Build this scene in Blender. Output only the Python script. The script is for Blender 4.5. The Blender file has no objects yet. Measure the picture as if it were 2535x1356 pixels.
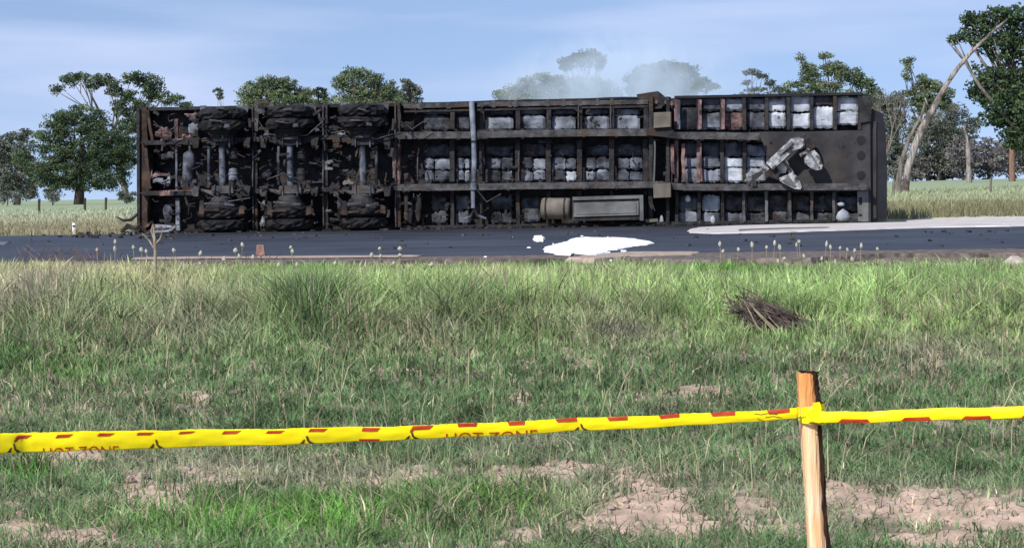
import bpy, math, random
import numpy as np
from mathutils import Vector, Matrix
R = math.radians
random.seed(7); rng = np.random.default_rng(11)
scn = bpy.context.scene
COL = scn.collection

# ------------------------------------------------------------------ camera
F_PX, CX, CY = 5040.0, 1267.5, 678.0
CAM = Vector((0, 0, 0.70))
PITCH, ROLL = math.atan(203/5040), R(1.02)
fw = Vector((0, math.cos(PITCH), -math.sin(PITCH)))
u0 = Vector((0, math.sin(PITCH), math.cos(PITCH))); r0 = Vector((1, 0, 0))
rt = r0*math.cos(ROLL) - u0*math.sin(ROLL)
up = u0*math.cos(ROLL) + r0*math.sin(ROLL)
cd = bpy.data.cameras.new('camera'); cam = bpy.data.objects.new('camera', cd); COL.objects.link(cam)
cd.sensor_width = 36; cd.lens = F_PX/2535*36; cd.clip_start = 0.1; cd.clip_end = 9000
m = Matrix((rt, up, -fw)).transposed().to_4x4(); m.translation = CAM
cam.matrix_world = m
scn.camera = cam

# ------------------------------------------------------------------ world, sun, exposure
SUN_EL, SUN_AZ = R(40), R(-146)          # azimuth from +Y, clockwise positive: behind the camera to the left
w = bpy.data.worlds.new('World'); scn.world = w; w.use_nodes = True
nt = w.node_tree; N = nt.nodes; K = nt.links; N.clear()
out = N.new('ShaderNodeOutputWorld'); bg = N.new('ShaderNodeBackground'); bg.inputs[1].default_value = 0.110
sky = N.new('ShaderNodeTexSky'); sky.sky_type = 'NISHITA'; sky.sun_disc = False
sky.sun_elevation = SUN_EL; sky.sun_rotation = SUN_AZ; sky.air_density = 1.3; sky.dust_density = 0.15; sky.ozone_density = 3.5
tint = N.new('ShaderNodeMix'); tint.data_type = 'RGBA'; tint.blend_type = 'MULTIPLY'; tint.inputs[0].default_value = 1
tint.inputs[7].default_value = (1.10, 0.97, 1.0, 1)
tc = N.new('ShaderNodeTexCoord'); mp = N.new('ShaderNodeMapping'); mp.inputs['Scale'].default_value = (3.4, 3.4, 26)
mp.inputs['Rotation'].default_value = (0, R(4), 0)
nz = N.new('ShaderNodeTexNoise'); nz.inputs['Scale'].default_value = 1.6; nz.inputs['Detail'].default_value = 5; nz.inputs['Roughness'].default_value = .42
rp = N.new('ShaderNodeValToRGB'); rp.color_ramp.elements[0].position = .40; rp.color_ramp.elements[1].position = .74
cl = N.new('ShaderNodeMix'); cl.data_type = 'RGBA'; cl.inputs[7].default_value = (3.9, 4.6, 6.4, 1)
K.new(tc.outputs['Generated'], mp.inputs[0]); K.new(mp.outputs[0], nz.inputs[0]); K.new(nz.outputs[0], rp.inputs[0])
sv = N.new('ShaderNodeVectorMath'); sv.operation = 'ADD'; sv.inputs[1].default_value = (0, 0, .22)
sn = N.new('ShaderNodeVectorMath'); sn.operation = 'NORMALIZE'; K.new(tc.outputs['Generated'], sv.inputs[0]); K.new(sv.outputs[0], sn.inputs[0]); K.new(sn.outputs[0], sky.inputs[0])
K.new(sky.outputs[0], tint.inputs[6]); K.new(tint.outputs[2], cl.inputs[6]); K.new(rp.outputs[0], cl.inputs[0])
K.new(cl.outputs[2], bg.inputs[0]); K.new(bg.outputs[0], out.inputs[0])
sd = bpy.data.lights.new('sun', 'SUN'); sd.energy = 3.4; sd.angle = R(1.2); sd.color = (1, .95, .87)
sun = bpy.data.objects.new('sun', sd); COL.objects.link(sun)
dirv = Vector((math.sin(SUN_AZ)*math.cos(SUN_EL), math.cos(SUN_AZ)*math.cos(SUN_EL), math.sin(SUN_EL)))
sun.rotation_euler = dirv.to_track_quat('Z', 'Y').to_euler()
scn.cycles.volume_bounces = 3
scn.view_settings.view_transform = 'Standard'; scn.view_settings.look = 'None'
scn.view_settings.exposure = 0.50; scn.view_settings.gamma = 1; scn.view_settings.use_curve_mapping = False

# ------------------------------------------------------------------ place helpers
def ray(x, y): return fw + rt*((x-CX)/F_PX) + up*((CY-y)/F_PX)
def at(x, y, d):                      # the point at depth d (world Y) seen at photograph pixel x, y
    r = ray(x, y); return CAM + r*(d/r.y)
def on_ground(x, y, z=0.0):
    r = ray(x, y); return CAM + r*((z-CAM.z)/r.z)
def px_of(P):                         # numpy: world points to photograph pixels
    D = P - np.array(CAM); a = D@np.array(rt); b = D@np.array(up); c = D@np.array(fw)
    return CX + F_PX*a/c, CY - F_PX*b/c
SK = 0.157                            # the road runs this much towards the camera per metre to the right

def hsh(i, j, s):
    v = np.sin(i*127.1 + j*311.7 + s*74.7)*43758.5453
    return v - np.floor(v)
def vnoise(x, y, s=0):
    i = np.floor(x); j = np.floor(y); fx = x-i; fy = y-j
    fx = fx*fx*(3-2*fx); fy = fy*fy*(3-2*fy)
    a = hsh(i, j, s); b = hsh(i+1, j, s); c = hsh(i, j+1, s); d = hsh(i+1, j+1, s)
    return (a*(1-fx)+b*fx)*(1-fy) + (c*(1-fx)+d*fx)*fy
def fbm(x, y, s=0, o=4):
    t = 0; a = .5
    for k in range(o): t = t + a*vnoise(x*2**k, y*2**k, s+k*3); a *= .5
    return t/(1-.5**o)
def sstep(a, b, x):
    t = np.clip((x-a)/(b-a), 0, 1); return t*t*(3-2*t)

# bare-earth patches of the near ground, (x, y, rx, ry) in metres on the ground frame, converted from the picture once
BARE_PX = [(345,1215,110,44),(430,1235,80,36),(560,1180,150,36),(700,1170,120,30),(950,1200,140,34),(1100,1180,120,26),(480,1195,60,20),(870,1185,70,20),(640,1160,60,20),(1250,1190,60,30),(1390,1185,70,40),(1560,1200,110,32),
           (1650,1230,100,40),(1850,1235,160,45),(2080,1225,120,40),(2200,1255,140,38),(2350,1280,140,36),(2500,1290,120,40),(1500,1290,120,40),(1300,1325,60,20),
           (2520,1235,50,30),(480,990,60,16),(1290,970,60,20),(140,1130,140,16),(1700,1300,80,50),(60,1310,90,30),(2300,1330,120,24),(200,1340,80,20)]
def zbase(x, q):
    z = -0.95 + 0.90*sstep(9.0, 21.6, q)*0.35 + 0.90*np.clip((q-9.5)/12.1, 0, 1)*0.65
    z = np.where(q > 21.7, -0.06, z)
    z = np.where(q > 39.3, -0.012, z)
    rise = np.clip((q-50)/130, 0, 1)
    z = z + rise*(0.25 + 0.85*sstep(0, 45, x))
    return z
def barefn(x, q):
    y = q - SK*x
    P = np.stack([x, y, zbase(x, q)], -1); X, Y = px_of(P)
    b = np.zeros_like(X)
    for (bx, by, rx, ry) in BARE_PX:
        b = np.maximum(b, 1.35*np.exp(-(((X-bx)/rx)**2+((Y-by)/ry)**2)*.8))
    n = fbm(x*3.1, q*3.1, 5, 4)
    return np.where((q > 6) & (q < 20), sstep(.50, 1.00, b*.74 + (n-.5)*1.9 + (fbm(x*9, q*11, 13, 2)-.5)*1.0 + .12), 0)
def zfull(x, q):
    z = zbase(x, q)
    near = (q < 21.6)
    z = z + np.where(near, (fbm(x*.8, q*.8, 2, 3)-.5)*.12*sstep(21.4, 19, q), 0)
    b = barefn(x, q)
    z = z + b*np.where(near, (fbm(x*9, q*9, 31, 3)-.35)*.085, 0) + np.where(near & (q > 6), (vnoise(x*14, q*14, 9)-.5)*.018, 0)*sstep(21.5, 21, q)
    return z

# ------------------------------------------------------------------ materials
def mat(name, c1, c2=None, scale=4.0, rough=.8, bump=0.0, c3=None, thr=(.55, .7), metal=0, attr=False, trans=0, spec=.3, stretch=(1, 1, 1), detail=6, lo=.35, hi=.65):
    mt = bpy.data.materials.new(name); mt.use_nodes = True
    t = mt.node_tree; n = t.nodes; l = t.links; b = n['Principled BSDF']
    b.inputs['Roughness'].default_value = rough; b.inputs['Metallic'].default_value = metal; b.inputs['Specular IOR Level'].default_value = spec
    tcn = n.new('ShaderNodeTexCoord'); mpn = n.new('ShaderNodeMapping'); mpn.inputs['Scale'].default_value = stretch
    l.new(tcn.outputs['Object'], mpn.inputs[0])
    nn = n.new('ShaderNodeTexNoise'); nn.inputs['Scale'].default_value = scale; nn.inputs['Detail'].default_value = detail; l.new(mpn.outputs[0], nn.inputs[0])
    r = n.new('ShaderNodeValToRGB'); r.color_ramp.elements[0].position = lo; r.color_ramp.elements[1].position = hi
    r.color_ramp.elements[0].color = (*c1, 1); r.color_ramp.elements[1].color = (*(c2 or c1), 1)
    l.new(nn.outputs[0], r.inputs[0]); col = r.outputs[0]
    if attr:
        at_ = n.new('ShaderNodeAttribute'); at_.attribute_name = 'Col'
        mx = n.new('ShaderNodeMix'); mx.data_type = 'RGBA'; mx.blend_type = 'MULTIPLY'; mx.inputs[0].default_value = 1
        l.new(at_.outputs['Color'], mx.inputs[6]); l.new(col, mx.inputs[7]); col = mx.outputs[2]
    if c3:
        n2 = n.new('ShaderNodeTexNoise'); n2.inputs['Scale'].default_value = scale*.45; n2.inputs['Detail'].default_value = 8
        mp2 = n.new('ShaderNodeMapping'); mp2.inputs['Location'].default_value = (7.3, 2.1, 4.4); l.new(tcn.outputs['Object'], mp2.inputs[0]); l.new(mp2.outputs[0], n2.inputs[0])
        r2 = n.new('ShaderNodeValToRGB'); r2.color_ramp.elements[0].position = thr[0]; r2.color_ramp.elements[1].position = thr[1]
        l.new(n2.outputs[0], r2.inputs[0]); mx = n.new('ShaderNodeMix'); mx.data_type = 'RGBA'
        l.new(r2.outputs[0], mx.inputs[0]); l.new(col, mx.inputs[6]); mx.inputs[7].default_value = (*c3, 1); col = mx.outputs[2]
    l.new(col, b.inputs['Base Color'])
    if bump:
        bp = n.new('ShaderNodeBump'); bp.inputs['Strength'].default_value = bump; bp.inputs['Distance'].default_value = .02
        n3 = n.new('ShaderNodeTexNoise'); n3.inputs['Scale'].default_value = scale*3; n3.inputs['Detail'].default_value = 5; l.new(mpn.outputs[0], n3.inputs[0])
        l.new(n3.outputs[0], bp.inputs['Height']); l.new(bp.outputs[0], b.inputs['Normal'])
    if trans:
        o = n['Material Output']; ts = n.new('ShaderNodeBsdfTranslucent'); ms = n.new('ShaderNodeMixShader'); ms.inputs[0].default_value = trans
        l.new(col, ts.inputs[0]); l.new(b.outputs[0], ms.inputs[1]); l.new(ts.outputs[0], ms.inputs[2]); l.new(ms.outputs[0], o.inputs[0])
    return mt
M = {}
M['ground'] = mat('ground_earth', (.75, .75, .75), (1.2, 1.2, 1.2), 9, .95, .5, attr=True, spec=.1)
M['asphalt'] = mat('asphalt', (.011, .012, .017), (.032, .035, .045), .9, .55, .5, c3=(.045, .049, .058), thr=(.48, .72), spec=.35)
M['shoulder'] = mat('shoulder_gravel', (.075, .065, .06), (.22, .18, .16), 11, .95, .6, spec=.1)
M['chalk'] = mat('pale_gravel', (.42, .37, .33), (.68, .63, .58), 6, .95, .3, spec=.1)
M['foam'] = mat('white_foam', (.80, .81, .85), (.93, .93, .95), 7, .7, .8, c3=(.46, .48, .54), thr=(.60, .74))
M['pale_run'] = mat('pale_runoff', (.38, .34, .31), (.66, .62, .59), 2.5, .8, .2, stretch=(.4, 2, 1))
M['char'] = mat('charred_steel', (.005, .005, .007), (.030, .029, .032), 6, .7, .8, c3=(.038, .022, .014), thr=(.53, .70), spec=.3)
M['charbeam'] = mat('scorched_beam', (.016, .016, .018), (.082, .08, .085), 6, .65, .8, c3=(.060, .036, .024), thr=(.53, .70), spec=.35)
M['charrust'] = mat('rusted_steel', (.018, .012, .010), (.085, .052, .040), 5, .8, .6, c3=(.02, .019, .02), thr=(.5, .62), spec=.2)
M['pink'] = mat('faded_red_primer', (.11, .06, .058), (.26, .165, .16), 9, .8, .5, c3=(.02, .018, .019), thr=(.465, .66), spec=.2)
M['ash'] = mat('ash_white_steel', (.05, .057, .072), (.25, .275, .33), 3.5, .75, .2, c3=(.03, .03, .036), thr=(.57, .68), spec=.2)
M['ashmid'] = mat('ash_grey_panel', (.026, .029, .038), (.135, .15, .185), 4, .8, .25, c3=(.014, .014, .018), thr=(.5, .62), spec=.2)
M['ashlow'] = mat('ash_dark_panel', (.016, .017, .021), (.085, .09, .105), 7, .8, .7, c3=(.04, .027, .02), thr=(.55, .68), spec=.2)
M['bright'] = mat('bright_ash_panel', (.24, .265, .31), (.54, .58, .65), 4, .7, .2, c3=(.12, .12, .14), thr=(.54, .66), spec=.2)
M['silver'] = mat('scorched_aluminium', (.12, .12, .13), (.46, .47, .49), 11, .65, .8, c3=(.03, .028, .028), thr=(.49, .58), metal=.2)
M['grey'] = mat('grey_box_metal', (.075, .078, .08), (.15, .155, .155), 3, .6, .3, c3=(.05, .045, .04), thr=(.55, .75))
M['tan'] = mat('tan_scorched_box', (.09, .078, .062), (.165, .145, .12), 4, .7, .3)
M['rubber'] = mat('burnt_rubber', (.004, .004, .005), (.018, .018, .021), 8, .75, .8, c3=(.03, .022, .017), thr=(.55, .7), spec=.25)
M['black'] = mat('black_panel', (.006, .006, .009), (.014, .014, .019), 3, .45, .2, spec=.3)
M['plate'] = mat('plate_steel', (.015, .014, .016), (.038, .036, .039), 2.6, .7, .5, c3=(.062, .050, .044), thr=(.50, .78), spec=.3)
M['tape'] = mat('yellow_tape', (.98, .79, .0), (1.0, .87, .01), 5, .5, .12, trans=.04, spec=.3)
M['tape_red'] = mat('red_print', (.42, .035, .008), (.50, .06, .015), 40, .5)
M['tape_orange'] = mat('orange_print', (.80, .38, .005), (.88, .46, .01), 30, .5)
M['tape_black'] = mat('dark_print_and_shade', (.05, .045, .02), (.09, .07, .02), 40, .5)
M['post'] = mat('raw_stake_wood', (.78, .42, .19), (.95, .74, .48), 9, .75, .4, c3=(.96, .84, .66), thr=(.5, .72), stretch=(7, 7, .35), spec=.15)
M['post_top'] = mat('orange_stake_wood', (.74, .31, .10), (.88, .45, .18), 9, .75, .4, c3=(.70, .50, .36), thr=(.58, .68), stretch=(5, 5, .5), spec=.15)
M['bark_dark'] = mat('dark_bark_strip', (.010, .006, .005), (.055, .030, .02), 14, .9, .8, stretch=(1, 1, .3), spec=.1)
M['trunk'] = mat('grey_bark', (.10, .085, .07), (.24, .21, .185), 2.2, .9, .5, stretch=(3, 3, .6), spec=.1)
M['trunkpale'] = mat('pale_gum_bark', (.15, .125, .115), (.42, .37, .34), 3.0, .85, .4, c3=(.09, .07, .06), thr=(.5, .62), stretch=(4, 4, .5), spec=.1)
M['trunkdark'] = mat('dark_bark', (.03, .025, .022), (.09, .07, .06), 2.2, .9, .5, stretch=(3, 3, .6), spec=.1)
M['trunkred'] = mat('reddish_bark', (.12, .07, .05), (.28, .17, .125), 2.2, .9, .5, stretch=(3, 3, .6), spec=.1)
M['leaf'] = mat('foliage', (.7, .7, .7), (1.25, 1.25, 1.25), .6, .7, attr=True, trans=.22, spec=.25)
M['grass'] = mat('grass_blades', (.85, .85, .85), (1.15, 1.15, 1.15), 2, .7, attr=True, trans=.3, spec=.2)
M['straw'] = mat('dry_stalk', (.20, .16, .11), (.42, .36, .26), 20, .85, spec=.1)
M['seed'] = mat('pale_seed_head', (.40, .38, .28), (.62, .60, .50), 60, .9, trans=.2, spec=.1)
M['redgrass'] = mat('reddish_grass_stem', (.15, .09, .075), (.30, .19, .15), 20, .85, trans=.2, spec=.1)
M['twig'] = mat('dead_twig', (.035, .026, .025), (.19, .145, .13), 10, .9, spec=.1)
M['whitepaint'] = mat('white_marker_paint', (.72, .72, .68), (.80, .80, .76), 9, .6)
M['clod'] = mat('soil_clod', (.30, .23, .185), (.46, .36, .295), 9, .95, .5, spec=.1)
M['stone'] = mat('pale_stone', (.34, .29, .25), (.60, .53, .46), 9, .95, .4, spec=.1)
M['brick'] = mat('reddish_block', (.22, .12, .10), (.36, .22, .18), 14, .9, .3, spec=.1)

# ------------------------------------------------------------------ mesh helpers
class MB:
    def __init__(s): s.v = []; s.f = []
    def add(s, vs, fs):
        o = len(s.v); s.v += [tuple(v) for v in vs]; s.f += [tuple(i+o for i in f) for f in fs]; return s
    def box(s, c, d, rot=None, j=0.0):
        vs = []
        for a in (-.5, .5):
            for b in (-.5, .5):
                for e in (-.5, .5):
                    p = Vector((a*d[0], b*d[1], e*d[2]))
                    if rot is not None: p = rot @ p
                    vs.append(Vector(c) + p + Vector([random.uniform(-j, j) for _ in range(3)]))
        return s.add(vs, [(0,1,3,2),(4,6,7,5),(0,4,5,1),(2,3,7,6),(0,2,6,4),(1,5,7,3)])
    def bar(s, p0, p1, wdt, hgt, side=None, seg=6, j=.004):
        p0 = Vector(p0); p1 = Vector(p1); ax = (p1-p0).normalized()
        sd_ = Vector(side or (0, 1, 0)); sd_ = (sd_ - ax*sd_.dot(ax)).normalized(); ot = ax.cross(sd_)
        vs = []; fs = []
        for k in range(seg+1):
            c = p0.lerp(p1, k/seg) + Vector([random.uniform(-j, j) for _ in range(3)])
            for a, b in ((-1,-1),(1,-1),(1,1),(-1,1)): vs.append(c + sd_*a*hgt/2 + ot*b*wdt/2)
        for k in range(seg):
            o = k*4
            for i in range(4): fs.append((o+i, o+(i+1) % 4, o+4+(i+1) % 4, o+4+i))
        fs += [(3,2,1,0), (seg*4, seg*4+1, seg*4+2, seg*4+3)]
        return s.add(vs, fs)
    def tube(s, pts, rad, n=8, cap=True, j=0.0):
        pts = [Vector(p) for p in pts]; vs = []; fs = []; prev = None
        for k, p in enumerate(pts):
            ax = (pts[min(k+1, len(pts)-1)] - pts[max(k-1, 0)]).normalized()
            a = prev or (Vector((1, 0, 0)) if abs(ax.x) < .8 else Vector((0, 1, 0)))
            a = (a - ax*a.dot(ax)).normalized(); prev = a; b = ax.cross(a)
            r = rad[k] if hasattr(rad, '__len__') else rad
            for i in range(n):
                t = 2*math.pi*i/n; rr = r*(1+random.uniform(-j, j)); vs.append(p + a*math.cos(t)*rr + b*math.sin(t)*rr)
        for k in range(len(pts)-1):
            for i in range(n): fs.append((k*n+i, k*n+(i+1) % n, (k+1)*n+(i+1) % n, (k+1)*n+i))
        if cap: fs += [tuple(range(n-1, -1, -1)), tuple((len(pts)-1)*n+i for i in range(n))]
        return s.add(vs, fs)
    def lathe(s, c, axis, prof, n=24, j=0.0):
        c = Vector(c); ax = Vector(axis).normalized()
        a = (Vector((1,0,0)) if abs(ax.x) < .8 else Vector((0,1,0))); a = (a-ax*a.dot(ax)).normalized(); b = ax.cross(a)
        vs = []; fs = []
        for (h, r) in prof:
            for i in range(n):
                t = 2*math.pi*i/n; rr = r*(1+random.uniform(-j, j)); vs.append(c + ax*h + a*math.cos(t)*rr + b*math.sin(t)*rr)
        for k in range(len(prof)-1):
            for i in range(n): fs.append((k*n+i, k*n+(i+1) % n, (k+1)*n+(i+1) % n, (k+1)*n+i))
        fs += [tuple(range(n-1, -1, -1)), tuple((len(prof)-1)*n+i for i in range(n))]
        return s.add(vs, fs)
    def prism(s, poly, axis, j=0):
        n = len(poly); ax = Vector(axis); lo = [Vector(p) for p in poly]
        hi = [p+ax for p in lo]
        fs = [tuple(range(n-1, -1, -1)), tuple(range(n, 2*n))]
        for i in range(n): fs.append((i, (i+1) % n, n+(i+1) % n, n+i))
        return s.add(lo+hi, fs)
    def build(s, name, mt, parent=None, smooth=False):
        me = bpy.data.meshes.new(name); me.from_pydata(s.v, [], s.f); me.materials.append(mt); me.update()
        if smooth: me.shade_smooth()
        o = bpy.data.objects.new(name, me); COL.objects.link(o)
        if parent is not None: o.parent = parent
        return o
def tag(o, label=None, cat=None, group=None, kind=None):
    if label: o['label'] = label
    if cat: o['category'] = cat
    if group: o['group'] = group
    if kind: o['kind'] = kind
    return o
def empty(name, loc, rz=0):
    o = bpy.data.objects.new(name, None); COL.objects.link(o); o.location = loc; o.rotation_euler = (0, 0, rz)
    o.empty_display_size = .3
    return o
def fast_mesh(name, V, nq, nt_, quads, tris, cols, mt, parent=None):
    me = bpy.data.meshes.new(name); me.vertices.add(len(V)); me.vertices.foreach_set('co', V.astype(np.float32).ravel())
    li = np.concatenate([quads.ravel(), tris.ravel()]).astype(np.int32)
    st = np.concatenate([np.arange(len(quads))*4, len(quads)*4 + np.arange(len(tris))*3]).astype(np.int32)
    me.loops.add(len(li)); me.loops.foreach_set('vertex_index', li)
    me.polygons.add(len(st)); me.polygons.foreach_set('loop_start', st)
    me.update(calc_edges=True)
    if cols is not None:
        a = me.color_attributes.new('Col', 'FLOAT_COLOR', 'POINT')
        c4 = np.concatenate([cols, np.ones((len(cols), 1))], 1).astype(np.float32); a.data.foreach_set('color', c4.ravel())
    me.materials.append(mt); me.validate()
    o = bpy.data.objects.new(name, me); COL.objects.link(o)
    if parent is not None: o.parent = parent
    return o

# ------------------------------------------------------------------ ground
def axis_vals(lo, hi, fine, far, g=1.35):
    a = list(np.arange(lo, hi, fine)); s = fine*3; v = hi
    while v < far: a.append(v); v += s; s *= g
    return a
pos = axis_vals(0, 7.2, .055, 4000); xs = np.array([-v for v in pos[:0:-1]] + pos)
qs = np.array([-30, -15, -5, 0, 3, 5, 6, 7, 7.5] + list(np.arange(7.9, 21.66, .05)) + [21.66, 21.72, 22.5, 25, 30, 36, 39.25, 39.32, 40.5, 42, 44, 46, 49, 53, 58, 65, 73, 83, 95, 110, 130, 150, 180, 220, 300, 450, 700, 1200, 2200, 4000])
GX, GQ = np.meshgrid(xs, qs); GZ = zfull(GX, GQ)
V = np.stack([GX, GQ - SK*GX, GZ], -1).reshape(-1, 3)
nx, nq_ = len(xs), len(qs)
ii = np.arange(nx*nq_).reshape(nq_, nx)
quads = np.stack([ii[:-1, :-1], ii[:-1, 1:], ii[1:, 1:], ii[1:, :-1]], -1).reshape(-1, 4)
bare = barefn(GX, GQ).reshape(-1, 1); q1 = GQ.reshape(-1, 1); x1 = GX.reshape(-1, 1)
soil = np.array([.47, .345, .265]); turf = np.array([.21, .18, .13]); field = np.array([.30, .29, .165]); farf = np.array([.30, .36, .22])
n1 = fbm(x1*1.7, q1*1.7, 40, 3)
tuf = turf*(.7+.9*n1) + np.array([.09, .06, .05])*sstep(.5, .7, n1)
C = tuf*(1-bare) + soil*bare*(.82+.4*fbm(x1*6, q1*6, 3, 3))
n2 = fbm(x1*.35, q1*.35, 17, 3)
C = np.where(q1 > 39, field*(.75+.5*n2), C)
C = np.where(q1 > 75, farf*(.8+.4*n2), C)
sh = (q1 > 20.6) & (q1 < 22.5); C = np.where(sh, np.array([.22, .185, .155])*(.6+.8*n1), C)
ground = fast_mesh('ground', V, 0, 0, quads, np.zeros((0, 3), int), C, M['ground']); tag(ground, kind='structure'); ground.data.shade_smooth()

def strip(name, q_a, q_b, z, mt, xa=-220, xb=220, thick=.05, n=60, wob=0.0):
    mb = MB(); vs = []; fs = []
    for k in range(n+1):
        x = xa + (xb-xa)*k/n
        for q in (q_a, q_b):
            qq = q + (random.uniform(-wob, wob)); vs += [(x, qq - SK*x, z), (x, qq-SK*x, z-thick)]
    for k in range(n):
        o = 4*k; fs += [(o, o+4, o+6, o+2), (o+1, o, o+4, o+5)[::-1], (o+2, o+3, o+7, o+6)[::-1]]
    mb.add(vs, fs); return tag(mb.build(name, mt), kind='structure')
strip('road', 22.7, 39.4, 0, M['asphalt'])
sh_ = strip('road_shoulder', 21.55, 22.75, -.006, M['shoulder'], xa=-30, xb=30, n=240, wob=.10)

def sheet(name, poly, z0, thick, mt, bev=.35):
    """low slab on the road from pixel outline: flat top with sloping rim"""
    P = [on_ground(x, y, z0) for x, y in poly]; c = sum(P, Vector())/len(P)
    # refine outline
    Q = []
    for i, p in enumerate(P):
        nx_ = P[(i+1) % len(P)]
        for k in range(4):
            Q.append(p.lerp(nx_, k/4) + Vector((random.uniform(-.03, .03), random.uniform(-.08, .08), 0)))
    n = len(Q); ring2 = [p + (c-p).normalized()*min(.06, (c-p).length*.3) + Vector((0, 0, thick)) for p in Q]
    mb = MB(); mb.add(Q+ring2, [(i, (i+1) % n, n+(i+1) % n, n+i) for i in range(n)] + [tuple(n+i for i in range(n))])
    return mb.build(name, mt)
# scattered foam flecks and fragments on the asphalt
mb = MB()
for _ in range(26):
    p = on_ground(random.gauss(1450, 100), random.gauss(614, 12)); s_ = random.uniform(.008, .03); mb.lathe((p.x, p.y, 0), (0,0,1), [(0,s_),(.008,s_*.9),(.014,s_*.3)], 7, j=.3)
tag(mb.build('foam_flecks', M['foam']), kind='stuff')
mb = MB()
for _ in range(130):
    p = on_ground(random.uniform(0, 2535), random.triangular(570, 622, 575)); s_ = random.uniform(.008, .035); mb.box((p.x, p.y, s_*.4), (s_*random.uniform(1,2.5), s_*1.5, s_), Matrix.Rotation(random.uniform(0,3), 3, 'Z'), s_*.2)
tag(mb.build('road_fragments', M['charbeam']), kind='stuff')
# pale edging and run-off on the road
o = sheet('runoff_streak', [(1698,571),(1720,565),(1800,561),(1900,558),(2010,556),(2120,554),(2240,551),(2400,549),(2620,545),(2620,557),(2500,561),(2350,563),(2200,567),(2050,572),(1900,577),(1760,579),(1710,577)], .004, .018, M['pale_run'])
tag(o, 'long pale whitish streak across the asphalt in front of the right half of the trailer', 'spill')
o = sheet('grit_line', [(1825,568),(1900,565),(2050,562),(2050,564),(1900,568),(1828,571)], .024, .006, M['shoulder'])
tag(o, 'thin brown line of grit lying on the long pale streak', 'grit')
o = sheet('gravel_verge', [(2235,546),(2300,540),(2400,536),(2700,528),(2700,542),(2500,546),(2350,549),(2250,550)], .0, .012, M['chalk']); tag(o, kind='structure')
o = sheet('foam_pool', [(1343,624),(1350,611),(1378,605),(1400,600),(1418,591),(1450,588),(1485,590),(1520,589),(1570,592),(1625,601),(1600,607),(1560,611),(1528,619),(1505,620),(1508,626),(1480,632),(1440,630),(1425,627),(1405,633),(1378,632),(1370,627)], .004, .014, M['foam'])
tag(o, 'large bright white foam pool on the road in front of the trailer', 'foam', 'white foam pools on the road')
o = sheet('foam_pool', [(1317,594),(1324,587),(1338,586),(1348,590),(1344,598),(1328,599)], .004, .025, M['foam'])
tag(o, 'small round white foam blob left of the large foam pool', 'foam', 'white foam pools on the road')
o = sheet('foam_pool', [(-40,602),(0,599),(25,600),(10,606),(-40,608)], .004, .01, M['ash'])
tag(o, 'thin pale puddle on the road at the far left edge', 'puddle')
o = sheet('edge_line', [(330,637),(500,635),(800,633),(1040,631),(1036,636),(800,638),(520,640),(330,642)], .003, .003, M['clod']); tag(o, kind='structure')
o = sheet('sand_verge', [(1390,652),(1460,641),(1560,634),(1700,632),(1900,632),(2200,628),(2600,618),(2600,634),(2200,650),(2000,662),(1700,668),(1560,662)], -.10, .098, M['shoulder']); tag(o, kind='structure')
o = sheet('sand_patch', [(1400,650),(1470,640),(1570,634),(1740,634),(1730,642),(1560,647),(1470,653)], -.05, .056, M['clod']); tag(o, kind='structure')

# ------------------------------------------------------------------ overturned trailer
A = on_ground(345, 577); B = on_ground(2195, 550)
ex = (B-A).normalized(); ey = Vector((-ex.y, ex.x, 0)); LEN = (B-A).length
TR = empty('overturned_trailer', A, math.atan2(ex.y, ex.x))
tag(TR, 'burnt out black semi trailer lying on its side with its underside facing us', 'trailer')
def L(x, y, dep=0.0):                 # photograph pixel to trailer coordinates on the plane dep metres behind the underside
    r = ray(x, y); t = ((A-CAM).dot(ey)+dep)/r.dot(ey); P = CAM + r*t - A
    return Vector((P.dot(ex), dep, P.z))
def Lpoly(pts, dep): return [L(x, y, dep) for x, y in pts]
def px_prism(name, pts, dep, thick, mt, parent=TR):
    return MB().prism(Lpoly(pts, dep), (0, thick, 0)).build(name, mt, parent)
def lbar(name, a, b, wpx, d, dep, mt, seg=8, j=.006, parent=TR):
    return MB().bar(L(*a, dep), L(*b, dep), wpx/126, d, (0, 1, 0), seg, j).build(name, mt, parent)
def lumpy(name, x0, y0, x1, y1, dep, mt, amp=.03, skew=0, parent=TR, nx=10, nz=7, edge=.4):
    """uneven burnt panel: a gridded slab whose face and outline are buckled"""
    vs = []; fs = []
    amp *= .16; tilt = random.uniform(-.02, .02); x0 -= 2.5*(nx > 5); x1 += 2.5*(nx > 5); y0 -= 1.5; y1 += 1.5; sag = random.uniform(-4, 4); nt_ = [random.random() < .16 for _ in range(4)]
    for k in range(nz+1):
        for i in range(nx+1):
            x = x0 + (x1-x0)*i/nx; y = y0 + (y1-y0)*k/nz + (sag*math.sin(i/nx*3.1) if k == 0 else 0)
            if i in (0, nx): x += random.uniform(-1, 1)*edge*3
            if k in (0, nz): y += random.uniform(-1, 1)*edge*5
            if i in (0, nx) and k in (0, nz): cc = 7 if nt_[(i > 0)+2*(k > 0)] else 1.8; x += (cc if i == 0 else -cc); y += (cc*.8 if k == 0 else -cc*.8)
            e = 0 if (0 < i < nx and 0 < k < nz) else .03
            vs.append(L(x, y, dep - .09 + e + tilt*(k/nz-.5)*2 + random.uniform(-amp, amp)))
    for k in range(nz):
        for i in range(nx):
            a = k*(nx+1)+i; fs.append((a, a+1, a+nx+2, a+nx+1))
    return MB().add(vs, fs).build(name, mt, parent, smooth=random.random() < .3)

# box body behind the underside
def top_y(x): return 266 + (228-266)*(x-345)/(2135-345)
def bot_y(x): return 577 + (550-577)*(x-345)/(2195-345)
def hump(x): return -2*math.exp(-((x-1600)/90)**2)
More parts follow.
